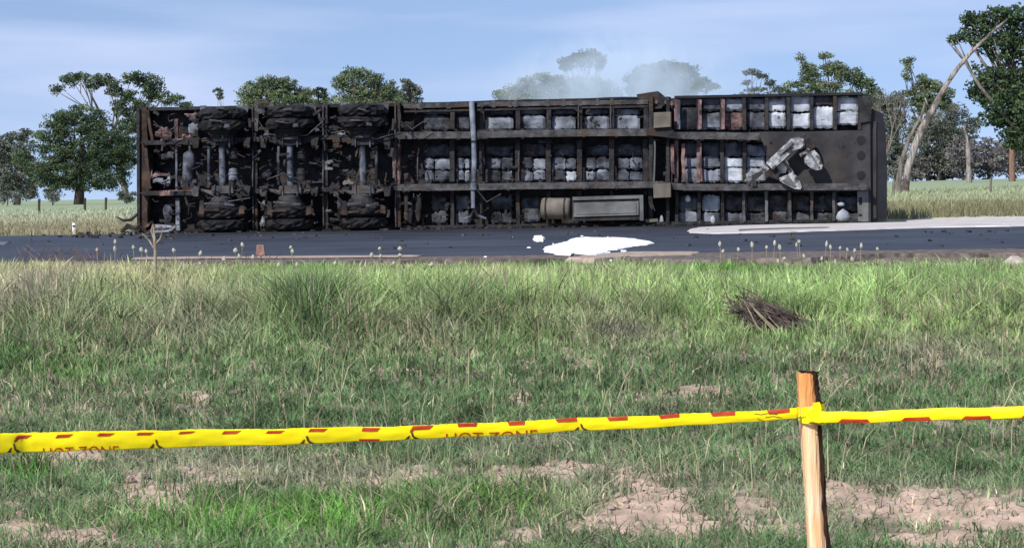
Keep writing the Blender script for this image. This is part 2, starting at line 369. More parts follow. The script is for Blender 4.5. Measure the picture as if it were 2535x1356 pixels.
# floor (the underside face seen between the members)
mb = MB(); vs = []; fs = []; n = 60
for k in range(n+1):
    x = 352 + (2150-352)*k/n
    for i in range(9):
        t = i/8; y = (top_y(x)+5)*(1-t) + (bot_y(x)-2)*t; vs.append(L(x, y, .34 + random.uniform(-.03, .03)))
for k in range(n):
    for i in range(8): a = k*9+i; fs.append((a, a+1, a+10, a+9))
mb.add(vs, fs).build('floor', M['char'], TR)
Hh = L(1200, top_y(1200), 0).z; Lx = L(2150, 400, 0).x
def wall(name, z, x0, x1, y0, y1, mt, th=.035, n=40, jit=.008):
    vs = []; fs = []
    for k in range(n+1):
        x = x0+(x1-x0)*k/n
        for yy in (y0, (y0+y1)/2, y1):
            zz = (z(x) if callable(z) else z) + random.uniform(-jit, jit); vs += [(x, yy, zz+th/2), (x, yy, zz-th/2)]
    for k in range(n):
        o = 6*k
        for i in (0, 2): fs += [(o+i, o+i+6, o+i+8, o+i+2), (o+i+1, o+i+3, o+i+9, o+i+7)]
        fs += [(o, o+1, o+7, o+6), (o+4, o+10, o+11, o+5)]
    fs += [(0, 2, 3, 1), (2, 4, 5, 3)]; o = 6*n; fs += [(o, o+1, o+3, o+2), (o+2, o+3, o+5, o+4)]
    return MB().add(vs, fs).build(name, mt, TR)
wall('upper_side_wall', lambda x: Hh - .03, .03, L(1642, 300).x, .0, 2.45, M['black'])
wall('upper_side_wall', lambda x: Hh - .065, L(1670, 300).x, L(2137, 300).x, .0, 2.45, M['black'], n=20)
wall('lower_side_wall', .03, .03, Lx, .0, 2.45, M['black'])
MB().box((Lx/2, 2.46, Hh/2-.03), (Lx-.1, .04, Hh-.12)).build('roof', M['black'], TR)
MB().box((.06, 1.3, Hh/2), (.06, 2.3, Hh-.1)).build('rear_wall', M['charrust'], TR)
# hump over the step of the floor
px_prism('roof_hinge', [(1575,234),(1600,230),(1628,226),(1640,236),(1650,250),(1645,262),(1610,262),(1580,245)], -.03, .3, M['char'])
# front bulkhead, the black end past the last member
px_prism('front_bulkhead', [(2150,268),(2166,272),(2186,282),(2193,330),(2196,420),(2196,544),(2150,548)], .05, 2.3, M['black'])
px_prism('corner_post', [(2134,236),(2150,240),(2154,250),(2156,552),(2136,554)], -.04, .12, M['plate'])
px_prism('corner_casting', [(2128,246),(2146,243),(2158,262),(2156,300),(2130,305)], -.09, .07, M['char'])
lbar('bulkhead_stiffener', (2166,300), (2166,540), 7, .05, .03, M['plate'])

# side rail along the top of the underside, rivets
for (xa, xb) in ((1000, 1165), (1182, 1605)):
    lbar('side_rail', (xa, top_y(xa)+11), (xb, top_y(xb)+11+(2 if xb > 1500 else 0)), 11, .05, -.03, M['charbeam'], seg=18, j=.004)
    lbar('side_rail', (xa, top_y(xa)+24), (xb, top_y(xb)+24), 5, .05, -.015, M['char'], seg=18, j=.004)
for x in (1040, 1110, 1222, 1262, 1276, 1355, 1395, 1435, 1478, 1515):
    px_prism('rail_bracket', [(x-4, top_y(x)+3),(x+4, top_y(x)+3),(x+5, top_y(x)+19),(x-5, top_y(x)+19)], -.065, .03, M['charbeam'])
lbar('side_rail', (350, top_y(350)+5), (1000, top_y(1000)+7), 8, .06, -.01, M['char'], seg=20)
lbar('side_rail', (1670, top_y(1670)+3), (2134, top_y(2134)+4), 6, .06, -.03, M['black'], seg=14, j=.002)
lbar('lower_side_rail', (352, bot_y(352)-5), (2150, bot_y(2150)-5), 8, .07, -.01, M['char'], seg=30)

# main beams: flange towards the camera plus web
def beam(pts, w_px, mt, name='main_beam'):
    mb = MB()
    for (a, b) in zip(pts[:-1], pts[1:]):
        mb.bar(L(*a, -.30), L(*b, -.30), w_px/126, .022, (0, 1, 0), max(2, int(abs(b[0]-a[0])/40)), .003)
        mb.bar(L(*a, -.02), L(*b, -.02), .02, .54, (0, 1, 0), 3, .002)
    return mb.build(name, mt, TR)
beam([(358,354),(480,351),(640,345),(820,340),(985,336)], 11, M['char'])
beam([(985,336),(1165,334),(1300,331),(1450,329),(1600,328),(1640,330),(1672,336),(1760,336),(1880,338)], 17, M['charbeam'])
beam([(358,478),(480,478),(640,473),(820,469),(985,466)], 11, M['char'])
beam([(985,464),(1165,463),(1300,460),(1450,459),(1630,457),(1690,463),(1800,464),(1890,463),(2150,462)], 16, M['charbeam'])
for pts in ([(398,351),(480,349)], [(395,478),(490,476)]): beam(pts, 13, M['pink'], 'beam_end')

# cross members, full height in the axle area
for x, m_ in ((632, 'char'), (806, 'char'), (985, 'charrust')):
    dx = (x-1267)*0.00
    lbar('cross_member', (x, top_y(x)+3), (x+2, bot_y(x)-6), 13, .12, -.12, M[m_], seg=14, j=.006)
    lbar('cross_member_flange', (x-6, top_y(x)+6), (x-5, bot_y(x)-8), 3, .05, -.21, M['charbeam'], seg=14, j=.006)  # flange strip in paler steel, colouring in the sunlit left edge
px_prism('cross_member_bracket', [(630,248),(662,246),(663,256),(640,258),(638,268),(655,270),(656,280),(640,282),(638,325),(630,325)], -.24, .04, M['charbeam'])
for (x, y0, y1, w_, m_) in ((437,295,345,9,'pink'),(437,358,470,5,'ashmid'),(440,490,570,10,'ash'),(985,420,490,9,'pink'),(975,350,440,6,'pink'),(985,340,420,7,'charrust'),(634,470,560,6,'charrust')):
    lbar('post', (x, y0), (x+1, y1), w_, .06, -.16, M[m_], seg=6, j=.004)
# middle section members
for x in (1122, 1195, 1284, 1360, 1437, 1516, 1600):
    lbar('cross_member', (x, top_y(x)+28), (x, 320), 11, .16, .04, M['char'], seg=4, j=.004)
    lbar('cross_member', (x-1, 345), (x-1, 450), 12, .16, .04, M['char'], seg=6, j=.005)
    lbar('cross_member', (x, 472), (x, bot_y(x)-8), 9, .18, .06, M['char'], seg=5, j=.006)
for x in (1034, 1432, 1284, 1512):
    lbar('cross_member_flange', (x, 262 if x > 1400 else 380), (x, 318 if x > 1400 else 448), 3, .03, -.07, M['charbeam'], seg=4)
# step in the floor (1605..1680)
for x, w_ in ((1613, 10), (1655, 8)):
    lbar('cross_member', (x, top_y(x)+2), (x, bot_y(x)-6), w_, .3, .02, M['char'], seg=10, j=.006)
lbar('cross_member_flange', (1621, 345), (1619, 450), 4, .03, -.2, M['grey'], seg=5)
px_prism('landing_leg_bracket', [(1618,279),(1660,277),(1660,314),(1618,317)], -.42, .2, M['tan'])
px_prism('landing_leg_bracket', [(1617,456),(1660,453),(1660,488),(1618,490)], -.42, .2, M['tan'])
px_prism('gusset', [(1600,318),(1620,312),(1655,312),(1672,328),(1690,344),(1650,340),(1600,334)], -.34, .03, M['char'])
for (x, y, r_) in ((1634,262,.05),(1650,252,.045),(1662,256,.04),(1625,252,.04)):
    MB().lathe(L(x, y, -.1), (0, 1, 0), [(0, r_*.5), (.0, r_), (.1, r_), (.12, r_*.6)], 10).build('hose_fitting', M['ashmid' if r_ > .045 else 'pink'], TR)

# right section members
XR = [1675, 1730, 1788, 1843, 1898, 1952, 2009, 2067, 2128]
for i, x in enumerate(XR):
    lbar('cross_member', (x, top_y(x)+4), (x, 322), 9 if i else 10, .13, .03, M['pink' if i in (0,) else 'char'], seg=5, j=.004)
    if x < 1890: lbar('cross_member', (x, 346), (x, 452), 9, .13, .03, M['pink' if i < 2 else 'char'], seg=5, j=.004)
    lbar('cross_member', (x+2, 474), (x+2, bot_y(x)-5), 8, .22, .06, M['char'], seg=5, j=.005)
for x, m_ in ((1841,'charbeam'),(1897,'grey'),(1955,'charbeam'),(2009,'charbeam'),(2064,'charbeam')):
    lbar('cross_member_flange', (x, 474), (x+1, bot_y(x)-6), 7, .03, -.08, M[m_], seg=5)
for x, y0, y1 in ((1665,357,432),(1691,356,450),(1735,356,450)): lbar('red_member', (x, y0), (x+1, y1), 8 if x < 1700 else 4, .05, -.11, M['pink'], seg=5, j=.008)
for x in (1680, 1733, 1790): lbar('pale_member', (x, 247), (x, 320), 8, .05, -.1, M['pink' if x > 1700 else 'ash'], seg=5, j=.006)

# panels between the members: (x0, x1, rows, material)
def cell(x0, x1, rows, mt, amp=.03):
    for (a, b, m_) in rows: lumpy('floor_panel', x0, a, x1, b, .17+random.uniform(0, .04), M[m_ or mt], amp)
top_mid = [(1052,1114,'ashmid','ashlow'),(1130,1162,'ashmid','ashlow'),(1208,1268,'ashlow','ash'),(1292,1348,'ashmid','ash'),(1368,1422,'ashlow','ash'),(1448,1506,'ashmid','ash'),(1524,1582,'ash','ash')]
for x0, x1, a, b in top_mid:
    cell(x0, x1, [(271, 282, a), (290, 321, b)], a)
mid_mid = [(1052,1114,'ashlow','ash','ashmid'),(1131,1164,'ashlow','ash','ash'),(1206,1268,'ashlow','ash','ash'),(1294,1350,'ashlow','ash','ash'),(1368,1426,'ashlow','ash','bright'),(1450,1508,'ashmid','ashmid','ash'),(1526,1590,'ashlow','ashmid','ashmid')]
for k, (x0, x1, a, b, c) in enumerate(mid_mid):
    lumpy('floor_panel', x0, 362, x1, 385, .2, M[a], .03)
    h = (x0+x1)/2+random.uniform(-8, 8)
    for (xa, xb) in ((x0, h-2), (h+1, x1)):
        lumpy('floor_panel', xa, 392+random.uniform(-2,2), xb, 418, .19, M[b if random.random() < .75 else 'ashmid'], .035, nx=4)
        lumpy('floor_panel', xa, 424, xb, 448+random.uniform(-2,1), .19, M[c if random.random() < .8 else 'ashlow'], .035, nx=4)
low_mid = [(1130,1160,'ashmid'),(1218,1240,'ashmid'),(1244,1266,'ashmid'),(1070,1105,'ashlow')]
for x0, x1, a in low_mid:
    lumpy('floor_panel', x0, 488, x1, 520, .2, M[a], .04, edge=1); lumpy('floor_panel', x0, 527, x1, 553, .2, M[a], .04, edge=1)
for x0, x1 in ((1290, 1335), (1000, 1035)): lumpy('floor_panel', x0, 490, x1, 548, .2, M['ashlow'], .04)
top_r = [(1682,1727,'ashlow','ashmid'),(1738,1784,'ashmid','ash'),(1794,1839,'ash','pink'),(1852,1893,'ashmid','ashmid'),(1903,1942,'bright','bright'),(1958,2003,'bright','bright'),(2014,2062,'ashlow','bright'),(2072,2122,'bright','bright')]
for x0, x1, a, b in top_r:
    d = -2 if x0 > 1890 else 0; sp = 262 if a == 'ashlow' else 276
    cell(x0, x1, [(243+d, sp-2, a), (sp+4, 319+d*1.5 - (8 if x0 > 2060 else 0), b)], a)
mid_r = [(1697,1728,'ashlow','ash','ash'),(1740,1780,'ashmid','ash','ash'),(1794,1838,'ashmid','bright','bright'),(1849,1892,'ash','bright','bright')]
for x0, x1, a, b, c in mid_r:
    cell(x0, x1, [(354 + (6 if x0 > 1840 else 0), 386, a), (390, 414, b), (420, 450 if x0 > 1700 else 452, c)], a)
low_r = [(1683,1726,'ashmid','ash'),(1741,1780,'bright','ash'),(1797,1838,'ashlow','ashmid'),(1850,1893,'ashlow','ashlow'),(1903,1948,'ashlow','ashlow'),(1960,2004,'ashlow','ashlow'),(2014,2060,'ashlow','ashlow'),(2070,2126,'ashlow','ashlow')]
for x0, x1, a, b in low_r:
    cell(x0, x1, [(486, 521, a), (527, 550, b)], a)
for (x, y, rx, rz) in ((2087,534,.14,.13),(1732,548,.05,.07),(1703,492,.06,.07),(1638,546,.045,.1),(1765,545,.06,.09),(2045,549,.05,.04),(2082,505,.08,.05)):
    c = L(x, y, .0); mb = MB()
    mb.lathe(c - Vector((0,0,rz)), (0, 0, 1), [(0, .01), (rz*.3, rx*.8), (rz*.8, rx), (rz*1.5, rx*.75), (rz*2, .01)], 10, j=.15)
    mb.build('ash_lump', M['bright'], TR, True)

# solid plate around the kingpin, with three bolt holes
px_prism('kingpin_plate', [(1893,326),(1990,326),(2070,324),(2153,322),(2153,468),(2000,470),(1880,468),(1895,445),(1897,385),(1888,352),(1860,344),(1820,343),(1820,330)], -.03, .05, M['plate'])
px_prism('plate_edge', [(1960,468),(2150,466),(2150,473),(1960,475)], -.06, .05, M['charbeam'])
for y in (347, 385, 434): MB().lathe(L(2132, y, -.045), (0, 1, 0), [(0, .06), (.0, .085), (.02, .085)], 14).build('bolt_hole', M['black'], TR)
for x in (1990, 2090):
    for y in (334, 456): MB().lathe(L(x, y, -.05), (0, 1, 0), [(0, .01), (.0, .022), (.03, .022)], 8).build('bolt', M['charbeam'], TR)
px_prism('jack_pad', [(2122,474),(2150,473),(2150,548),(2124,549)], -.05, .06, M['grey'])

# landing gear: folded silvery legs
def lprism(pts, dep, th, name, mt='silver', parent=TR): return px_prism(name, pts, dep, th, M[mt], parent)
MB().bar(L(1905,412,-.36), L(1968,352,-.36), 24/126, .16, (0,1,0), 6, .005).build('landing_leg', M['silver'], TR)
MB().bar(L(1930,382,-.46), L(1962,352,-.46), 6/126, .04, (0,1,0), 4, .004).build('leg_rib', M['grey'], TR)
lprism([(1958,343),(1975,339),(1990,345),(1992,358),(1982,368),(1965,372),(1958,366)], -.44, .18, 'leg_joint')
MB().bar(L(1848,452,-.30), L(1900,412,-.30), 15/126, .1, (0,1,0), 5, .005).build('leg_brace', M['silver'], TR)
lprism([(1847,430),(1855,425),(1872,450),(1874,460),(1862,461),(1848,446)], -.36, .1, 'brace_foot')
MB().bar(L(1934,388,-.36), L(1962,432,-.36), 10/126, .08, (0,1,0), 5, .004).build('leg_brace', M['silver'], TR)
lprism([(1929,440),(1942,435),(1960,428),(1974,436),(1985,462),(1982,469),(1968,468),(1940,455),(1928,446)], -.46, .12, 'landing_foot')
lprism([(1938,445),(1952,438),(1958,443),(1972,462),(1962,462)], -.485, .03, 'foot_rim', 'grey')
lprism([(1990,392),(2005,375),(2016,372),(2028,385),(2037,408),(2034,419),(2022,422),(2010,418),(1992,404)], -.46, .12, 'landing_foot')
lprism([(2004,382),(2008,380),(2030,412),(2026,417)], -.485, .03, 'foot_rim', 'grey')
MB().tube([L(1981,386,-.4), L(1996,378,-.4), L(2002,368,-.4)], .045, 8).build('crank_shaft', M['silver'], TR)
lprism([(1990,346),(2004,342),(2016,350),(2018,364),(2006,374),(1996,370),(1990,358)], -.38, .2, 'gearbox', 'char')
lprism([(1905,405),(1925,400),(1935,420),(1925,445),(1905,438),(1897,420)], -.34, .14, 'gearbox', 'char')
lprism([(1920,405),(1936,395),(1950,410),(1945,428),(1930,430)], -.42, .1, 'gear_bracket', 'ashmid')
MB().tube([L(1940,398,-.44), L(1955,418,-.44)], .03, 8).build('pivot_rod', M['char'], TR)

# pale pole down the middle section, with hook at the foot
MB().tube([L(1168,252,-.30), L(1170,300,-.33), L(1173,345,-.36), L(1174,400,-.36), L(1172,450,-.36)], [.055,.055,.05,.05,.05], 10).build('stand_pipe', M['ash'], TR)
MB().tube([L(1173,348,-.37), L(1173,352,-.37)], .062, 10).build('pipe_clamp', M['char'], TR)
MB().tube([L(1172,452,-.37), L(1172,470,-.37)], .068, 10, j=.08).build('pipe_coupling', M['ash'], TR)
MB().tube([L(1171,472,-.36), L(1171,515,-.36)], .042, 10).build('stand_pipe', M['ash'], TR)
MB().tube([L(1150,542,-.36), L(1165,536,-.38), L(1175,520,-.38), L(1182,534,-.4), L(1204,541,-.42)], [.02,.03,.04,.035,.02], 8).build('hook', M['ashmid'], TR)

# round tank and long box under the lower beam
c0 = L(1340, 516, -.3); c1 = L(1414, 516, -.3)
MB().lathe(c0, c1-c0, [(0, .12), (.02, .19), (.05, .205), ((c1-c0).length-.05, .205), ((c1-c0).length-.02, .19), ((c1-c0).length, .12)], 22).build('air_tank', M['tan'], TR, True)
for x in (1352, 1398):
    p = L(x, 516, -.3); MB().lathe(p, c1-c0, [(0, .215), (.03, .215)], 22).build('tank_strap', M['char'], TR)
px_prism('tool_box', [(1416,487),(1590,482),(1590,544),(1416,547)], -.46, .5, M['char'])
px_prism('box_lid', [(1418,488),(1592,483),(1592,491),(1418,496)], -.50, .06, M['grey'])
px_prism('box_door', [(1420,502),(1581,498),(1581,532),(1420,537)], -.50, .05, M['grey'])
px_prism('box_door_panel', [(1426,507),(1575,503),(1575,527),(1426,531)], -.512, .012, M['grey'])
px_prism('box_end_rail', [(1583,484),(1592,483),(1593,546),(1584,546)], -.51, .06, M['grey'])
px_prism('box_foot', [(1597,543),(1628,541),(1629,548),(1600,551)], -.3, .1, M['tan'])

# axles, wheels, springs, brake gear
def wheel(x, upper):
    y_c = (top_y(x) if upper else bot_y(x)); s = 1 if upper else -1
    c = L(x, y_c, -.42); z0 = c.z - (0.0 if upper else 0); c = Vector((c.x, -.42, Hh-.035 if upper else .02))
    ax = (0, 0, -1) if upper else (0, 0, 1)
    w = empty('wheel', c); w.parent = TR
    def tyre(h):
        prof = [(h, .26), (h+.01, .36), (h+.04, .43), (h+.08, .465), (h+.13, .475), (h+.18, .46), (h+.225, .43), (h+.245, .34)]
        return MB().lathe((0,0,0), ax, prof, 34, j=.085)
    for h in (.0, .225): tyre(h).build('tyre', M['rubber'], w, False)
    MB().lathe((0,0,0), ax, [(.03,.06),(.03,.18),(.10,.30),(.14,.30),(.2,.2),(.24,.2),(.40,.32),(.5,.32),(.53,.28),(.60,.24),(.62,.1)], 22, j=.02).build('rim', M['char'], w)
    MB().lathe((0,0,0), ax, [(.50,.1),(.50,.2),(.66,.21),(.70,.12)], 20).build('brake_drum', M['charbeam'], w)
    return w
AX = [(550, 0), (718, 1), (898, 2)]
for x, k in AX:
    wheel(x, True); wheel(x, False)
    lx = L(x, 400, -.42).x
    ash = 'ashmid'
    MB().tube([(lx, -.42, .62), (lx, -.42, 1.1), (lx, -.42, 1.6), (lx, -.42, 1.95)], [.075,.065,.062,.07], 12, j=.04).build('axle', M[ash], TR)
    # thinner tube beside it: brake camshaft
    xx = (517, 690, 932)[k]; sg = 1 if k == 2 else -1
    MB().tube([L(xx, 362, -.36), L(xx, 458, -.36)], .03, 8).build('brake_rod', M['ashmid'], TR)
    for yy in (352, 472):
        # leaf spring: bowed stack along the beam
        for q in range(3):
            hl = 62 - q*12; pts = []
            for i in range(9):
                t = -1 + i/4; pts.append(L(x+t*hl, yy + 4*q + (1-t*t)*(9 if yy > 400 else -4) - 5, -.40 - .012*q))
            MB().tube(pts, .026, 6).build('leaf_spring', M['charbeam' if yy > 400 else 'char'], TR)
        for dx in (-66, 60):
            X = x+dx
            px_prism('spring_hanger', [(X-10, yy-10),(X+10, yy-12),(X+6, yy+14),(X-6, yy+14)], -.46, .4, M['charbeam' if (yy > 400 and dx < 0) else 'char'])
        px_prism('axle_seat', [(x-26, yy-12),(x+26, yy-13),(x+28, yy+6),(x-28, yy+8)], -.52, .1, M['charbeam' if yy > 400 else 'char'])
        for dx in (-18, 18): MB().tube([L(x+dx, yy-15, -.54), L(x+dx, yy+12, -.54)], .014, 6).build('u_bolt', M['ashmid'], TR)
    # brake chambers
    for (dx, yy, r_, mm) in ((28, 432, .095, 'ash' if k == 0 else 'char'), (30, 380, .09, 'char')):
        p = L(x+dx, yy+14, -.30)
        MB().lathe(p, (0, 0, 1), [(0, .04), (.01, r_), (.10, r_), (.11, r_*1.12), (.13, r_*1.12), (.14, r_), (.22, r_*.8), (.24, .03)], 16).build('brake_chamber', M[mm], TR)
    # gussets reaching up to the side rail
    for (xa, xb, mm) in ((x-56, x-40, 'ashmid' if k != 1 else 'charbeam'), (x+34, x+66, 'ashmid' if k == 0 else 'charbeam')):
        px_prism('gusset', [(xa, 262-k*4),(xb, 261-k*4),(xb-5, 290-k*3),((xa+xb)/2, 304-k*3),(xa+3, 280)], -.2, .02, M[mm])
    # small bright fittings and bent scraps hanging off the hubs
    for (dx, yy, w_, h_, mm) in ((14, 310, 11, 8, 'ashmid'), (-6, 268, 18, 5, 'charbeam'), (-20, 300, 30, 3, 'charbeam'), (16, 508, 22, 6, 'ashmid'), (-25, 502, 40, 4, 'charbeam'), (-48, 515, 9, 34, 'charrust'), (-30, 522, 44, 6, 'charrust'), (48, 520, 10, 20, 'charrust')):
        X = x+dx+random.uniform(-5, 5); Y = yy+random.uniform(-3, 3); j1 = random.uniform(-3, 3)
        px_prism('bent_bracket', [(X-w_/2, Y-h_/2+j1),(X+w_/2, Y-h_/2-j1),(X+w_/2+2, Y+h_/2-j1*.5),(X-w_/2-2, Y+h_/2+j1)], -.96+random.uniform(0,.03), .03, M[mm])
# hook shaped clamp on the middle cross member and other pieces around the rear
px_prism('clamp', [(797,404),(806,399),(822,395),(825,402),(810,408),(809,413),(823,415),(824,420),(804,421),(800,412)], -.2, .04, M['grey'])
px_prism('broken_casting', [(848,452),(853,446),(858,448),(863,441),(869,449),(876,451),(874,457),(862,455),(850,458)], -.5, .05, M['tan'])
px_prism('mount_plate', [(1000,430),(1012,428),(1026,452),(1016,458),(1002,454)], -.2, .05, M['charrust'])
MB().tube([L(470, 372, -.30), L(470, 376, -.30), L(468, 382, -.30), L(467, 440, -.30), L(467, 448, -.3), L(467, 452, -.3)], [.02, .06, .115, .125, .11, .03], 16).build('air_cylinder', M['ashmid'], TR, True)
MB().tube([L(470, 362, -.30), L(470, 374, -.30)], .025, 8).build('valve', M['ashmid'], TR)
px_prism('tank_bracket', [(448,446),(486,444),(486,452),(448,455)], -.35, .2, M['ash'])
# rear frame (left end)
px_prism('rear_frame', [(341,267),(362,266),(364,330),(372,400),(370,470),(364,520),(366,560),(344,580),(340,430)], -.10, .2, M['charrust'])
px_prism('rear_frame_edge', [(338,268),(345,268),(346,572),(339,574)], -.16, .3, M['char'])
lbar('rear_frame_rib', (366,272), (378,350), 7, .06, -.1, M['charrust'])
lbar('rear_frame_rib', (360,356), (372,468), 8, .06, -.16, M['charrust'])
for (x0,y0,x1,y1,mm) in ((385,325,425,340,'pink'),(392,318,420,326,'pink'),(466,305,490,326,'ash'),(468,293,490,300,'ashmid'),(375,430,420,437,'pink'),(378,444,412,452,'ash'),(412,440,424,458,'ash'),(372,425,378,442,'tan'),(450,336,478,344,'pink'),(455,280,490,286,'pink'),(405,510,425,540,'ashmid'),(378,560,430,568,'ash'),(400,380,430,392,'ashlow'),(500,345,520,365,'ashmid'),(560,352,585,380,'ashlow'),(652,330,668,350,'ashmid'),(838,326,856,340,'ash'),(1000,300,1025,322,'ashmid'),(1020,330,1040,345,'ashmid'),(650,425,672,442,'ashmid'),(645,540,658,560,'ash'),(806,518,822,526,'ash'),(834,495,850,515,'ashmid'),(1000,480,1012,540,'charrust'),(1030,488,1042,545,'charrust'),(1008,520,1022,550,'ashmid')):
    lumpy('scorched_fitting', x0, y0, x1, y1, -.13, M[mm], .035, nx=4, nz=3, edge=.8)
    px_prism('fitting_back', [(x0+2,y0+2),(x1-2,y0+2),(x1-2,y1-2),(x0+2,y1-2)], -.08, .3, M['char'])
# hoses drooping between the axles
for (pts, r_) in (([(640,300),(660,330),(700,340),(760,335),(800,300)], .012), ([(500,470),(560,500),(620,490)], .014), ([(820,330),(860,322),(930,345),(980,330)], .012), ([(640,500),(680,520),(700,560)], .012), ([(990,300),(1020,320),(1050,300)], .01), ([(380,300),(410,330),(440,310)], .012), ([(830,480),(860,515),(880,560)], .018), ([(1180,470),(1205,500),(1240,480)], .01), ([(660,445),(700,430),(740,455),(800,450)], .012)):
    MB().tube([L(x, y, -.55+random.uniform(-.02,.02)) for x, y in pts], r_, 6).build('hose', M['charbeam'], TR)
# crumpled pieces at the foot of the rear end
for (pts, r_, mm) in (([(288,536),(305,546),(325,544),(340,530)], [.01,.03,.035,.03], 'black'), ([(300,575),(315,560),(335,566),(350,556)], [.03,.06,.05,.04], 'char'), ([(345,556),(360,572),(378,582)], .03, 'charrust'), ([(318,582),(330,570),(345,580)], [.03,.05,.03], 'ashlow'), ([(365,560),(376,548),(384,566),(400,562)], .03, 'pink'), ([(380,575),(420,572),(436,560)], .028, 'ash'), ([(400,585),(396,574),(404,566)], .02, 'ashmid')):
    MB().tube([L(x, y, -.45) for x, y in pts], r_, 7, j=.15).build('crumpled_scrap', M[mm], TR)
# burnt wiring, brackets and scale hanging in the running gear: one tangled mass
def tangle(nm, n, x0, x1, y0, y1, d0, d1, mt, L0=.04, L1=.22, r_=.011):
    mb = MB()
    for _ in range(n):
        X = random.uniform(x0, x1); f = random.random(); Y = (top_y(X)+y0)*(1-f)+(bot_y(X)-y1)*f; p = L(X, Y, random.uniform(d0, d1))
        a = random.choice([0, 0, math.pi/2, random.uniform(0, 3.1)])+random.gauss(0, .25); ln = random.uniform(L0, L1); d_ = Vector((math.cos(a), random.uniform(-.3, .3), math.sin(a)))
        if random.random() < .5: mb.bar(p-d_*ln/2, p+d_*ln/2, random.uniform(.012, .06), random.uniform(.01, .03), (0, 1, 0), 2, .012)
        else: mb.tube([p-d_*ln/2, p+Vector((random.uniform(-.04,.04), 0, random.uniform(-.05,.02))), p+d_*ln/2], random.uniform(.5, 1)*r_, 5)
    o = mb.build(nm, M[mt], TR); o['kind'] = 'stuff'
tangle('charred_wiring', 330, 385, 1000, 12, 10, -.72, -.12, 'char'); tangle('rusty_scale', 80, 385, 1045, 14, 12, -.80, -.15, 'charrust', .03, .14)
tangle('ashen_scraps', 45, 380, 1040, 14, 14, -.75, -.15, 'ashmid', .02, .10, .008); tangle('charred_wiring', 160, 1010, 1660, 14, 12, -.14, -.02, 'char', .03, .16, .007)
tangle('rusty_scale', 60, 1010, 2120, 14, 12, -.10, -.02, 'charrust', .02, .08, .006)
# charred flakes along the foot of the trailer
mb = MB()
for _ in range(260):
    x = random.uniform(.1, Lx-.1); yy = -random.random()**2*.8-.02
    mb.box((x, yy, .012), (random.uniform(.02,.12), random.uniform(.02,.1), random.uniform(.01,.05)), Matrix.Rotation(random.uniform(0,3), 3, 'Z'), .01)
o = mb.build('charred_debris', M['char']); o.location = A; o.rotation_euler = TR.rotation_euler
tag(o, kind='stuff')
mb = MB()
for _ in range(40):
    p = on_ground(random.uniform(120, 430), random.uniform(574, 592)); mb.box(p+Vector((0,0,.015)), (random.uniform(.03,.16), random.uniform(.03,.14), random.uniform(.02,.07)), Matrix.Rotation(random.uniform(0,3), 3, 'Z'), .015)
tag(mb.build('scattered_ash', M['charbeam']), kind='stuff')

# ------------------------------------------------------------------ smoke
sm = MB(); c = at(1545, 220, 47)
sm.lathe((0, 0, -1), (0, 0, 1), [(0,.02),(.1,.43),(.4,.8),(1,1),(1.6,.8),(1.9,.43),(2,.02)], 24)
smo = sm.build('smoke', M['foam']); smo.location = c + Vector((0, 0, 0)); smo.scale = (3.5, 2.2, 1.5); tag(smo, 'thin grey smoke drifting up behind the trailer', 'smoke', kind='stuff')
vm = bpy.data.materials.new('smoke_volume'); vm.use_nodes = True; t = vm.node_tree; n = t.nodes; l = t.links; n.clear()
o_ = n.new('ShaderNodeOutputMaterial'); pv = n.new('ShaderNodeVolumePrincipled'); pv.inputs['Color'].default_value = (.78, .89, 1.0, 1)
tcn = n.new('ShaderNodeTexCoord'); ln = n.new('ShaderNodeVectorMath'); ln.operation = 'LENGTH'; l.new(tcn.outputs['Object'], ln.inputs[0])
mr = n.new('ShaderNodeMapRange'); mr.inputs[1].default_value = .25; mr.inputs[2].default_value = .97; mr.inputs[3].default_value = 1; mr.inputs[4].default_value = 0; l.new(ln.outputs['Value'], mr.inputs[0])
ns = n.new('ShaderNodeTexNoise'); ns.inputs['Scale'].default_value = 2.2; ns.inputs['Detail'].default_value = 5; ns.inputs['Distortion'].default_value = 1.4
smp = n.new('ShaderNodeMapping'); smp.inputs['Rotation'].default_value = (0, R(-38), 0); smp.inputs['Scale'].default_value = (1.7, 1, .7); l.new(tcn.outputs['Object'], smp.inputs[0]); l.new(smp.outputs[0], ns.inputs[0])
m2 = n.new('ShaderNodeMapRange'); m2.inputs[1].default_value = .34; m2.inputs[2].default_value = .66; l.new(ns.outputs[0], m2.inputs[0])
mu = n.new('ShaderNodeMath'); mu.operation = 'MULTIPLY'; l.new(mr.outputs[0], mu.inputs[0]); l.new(m2.outputs[0], mu.inputs[1])
m3 = n.new('ShaderNodeMath'); m3.operation = 'MULTIPLY'; m3.inputs[1].default_value = 1.25; l.new(mu.outputs[0], m3.inputs[0]); l.new(m3.outputs[0], pv.inputs['Density'])
pv.inputs['Anisotropy'].default_value = -.12
l.new(pv.outputs[0], o_.inputs['Volume']); smo.data.materials[0] = vm

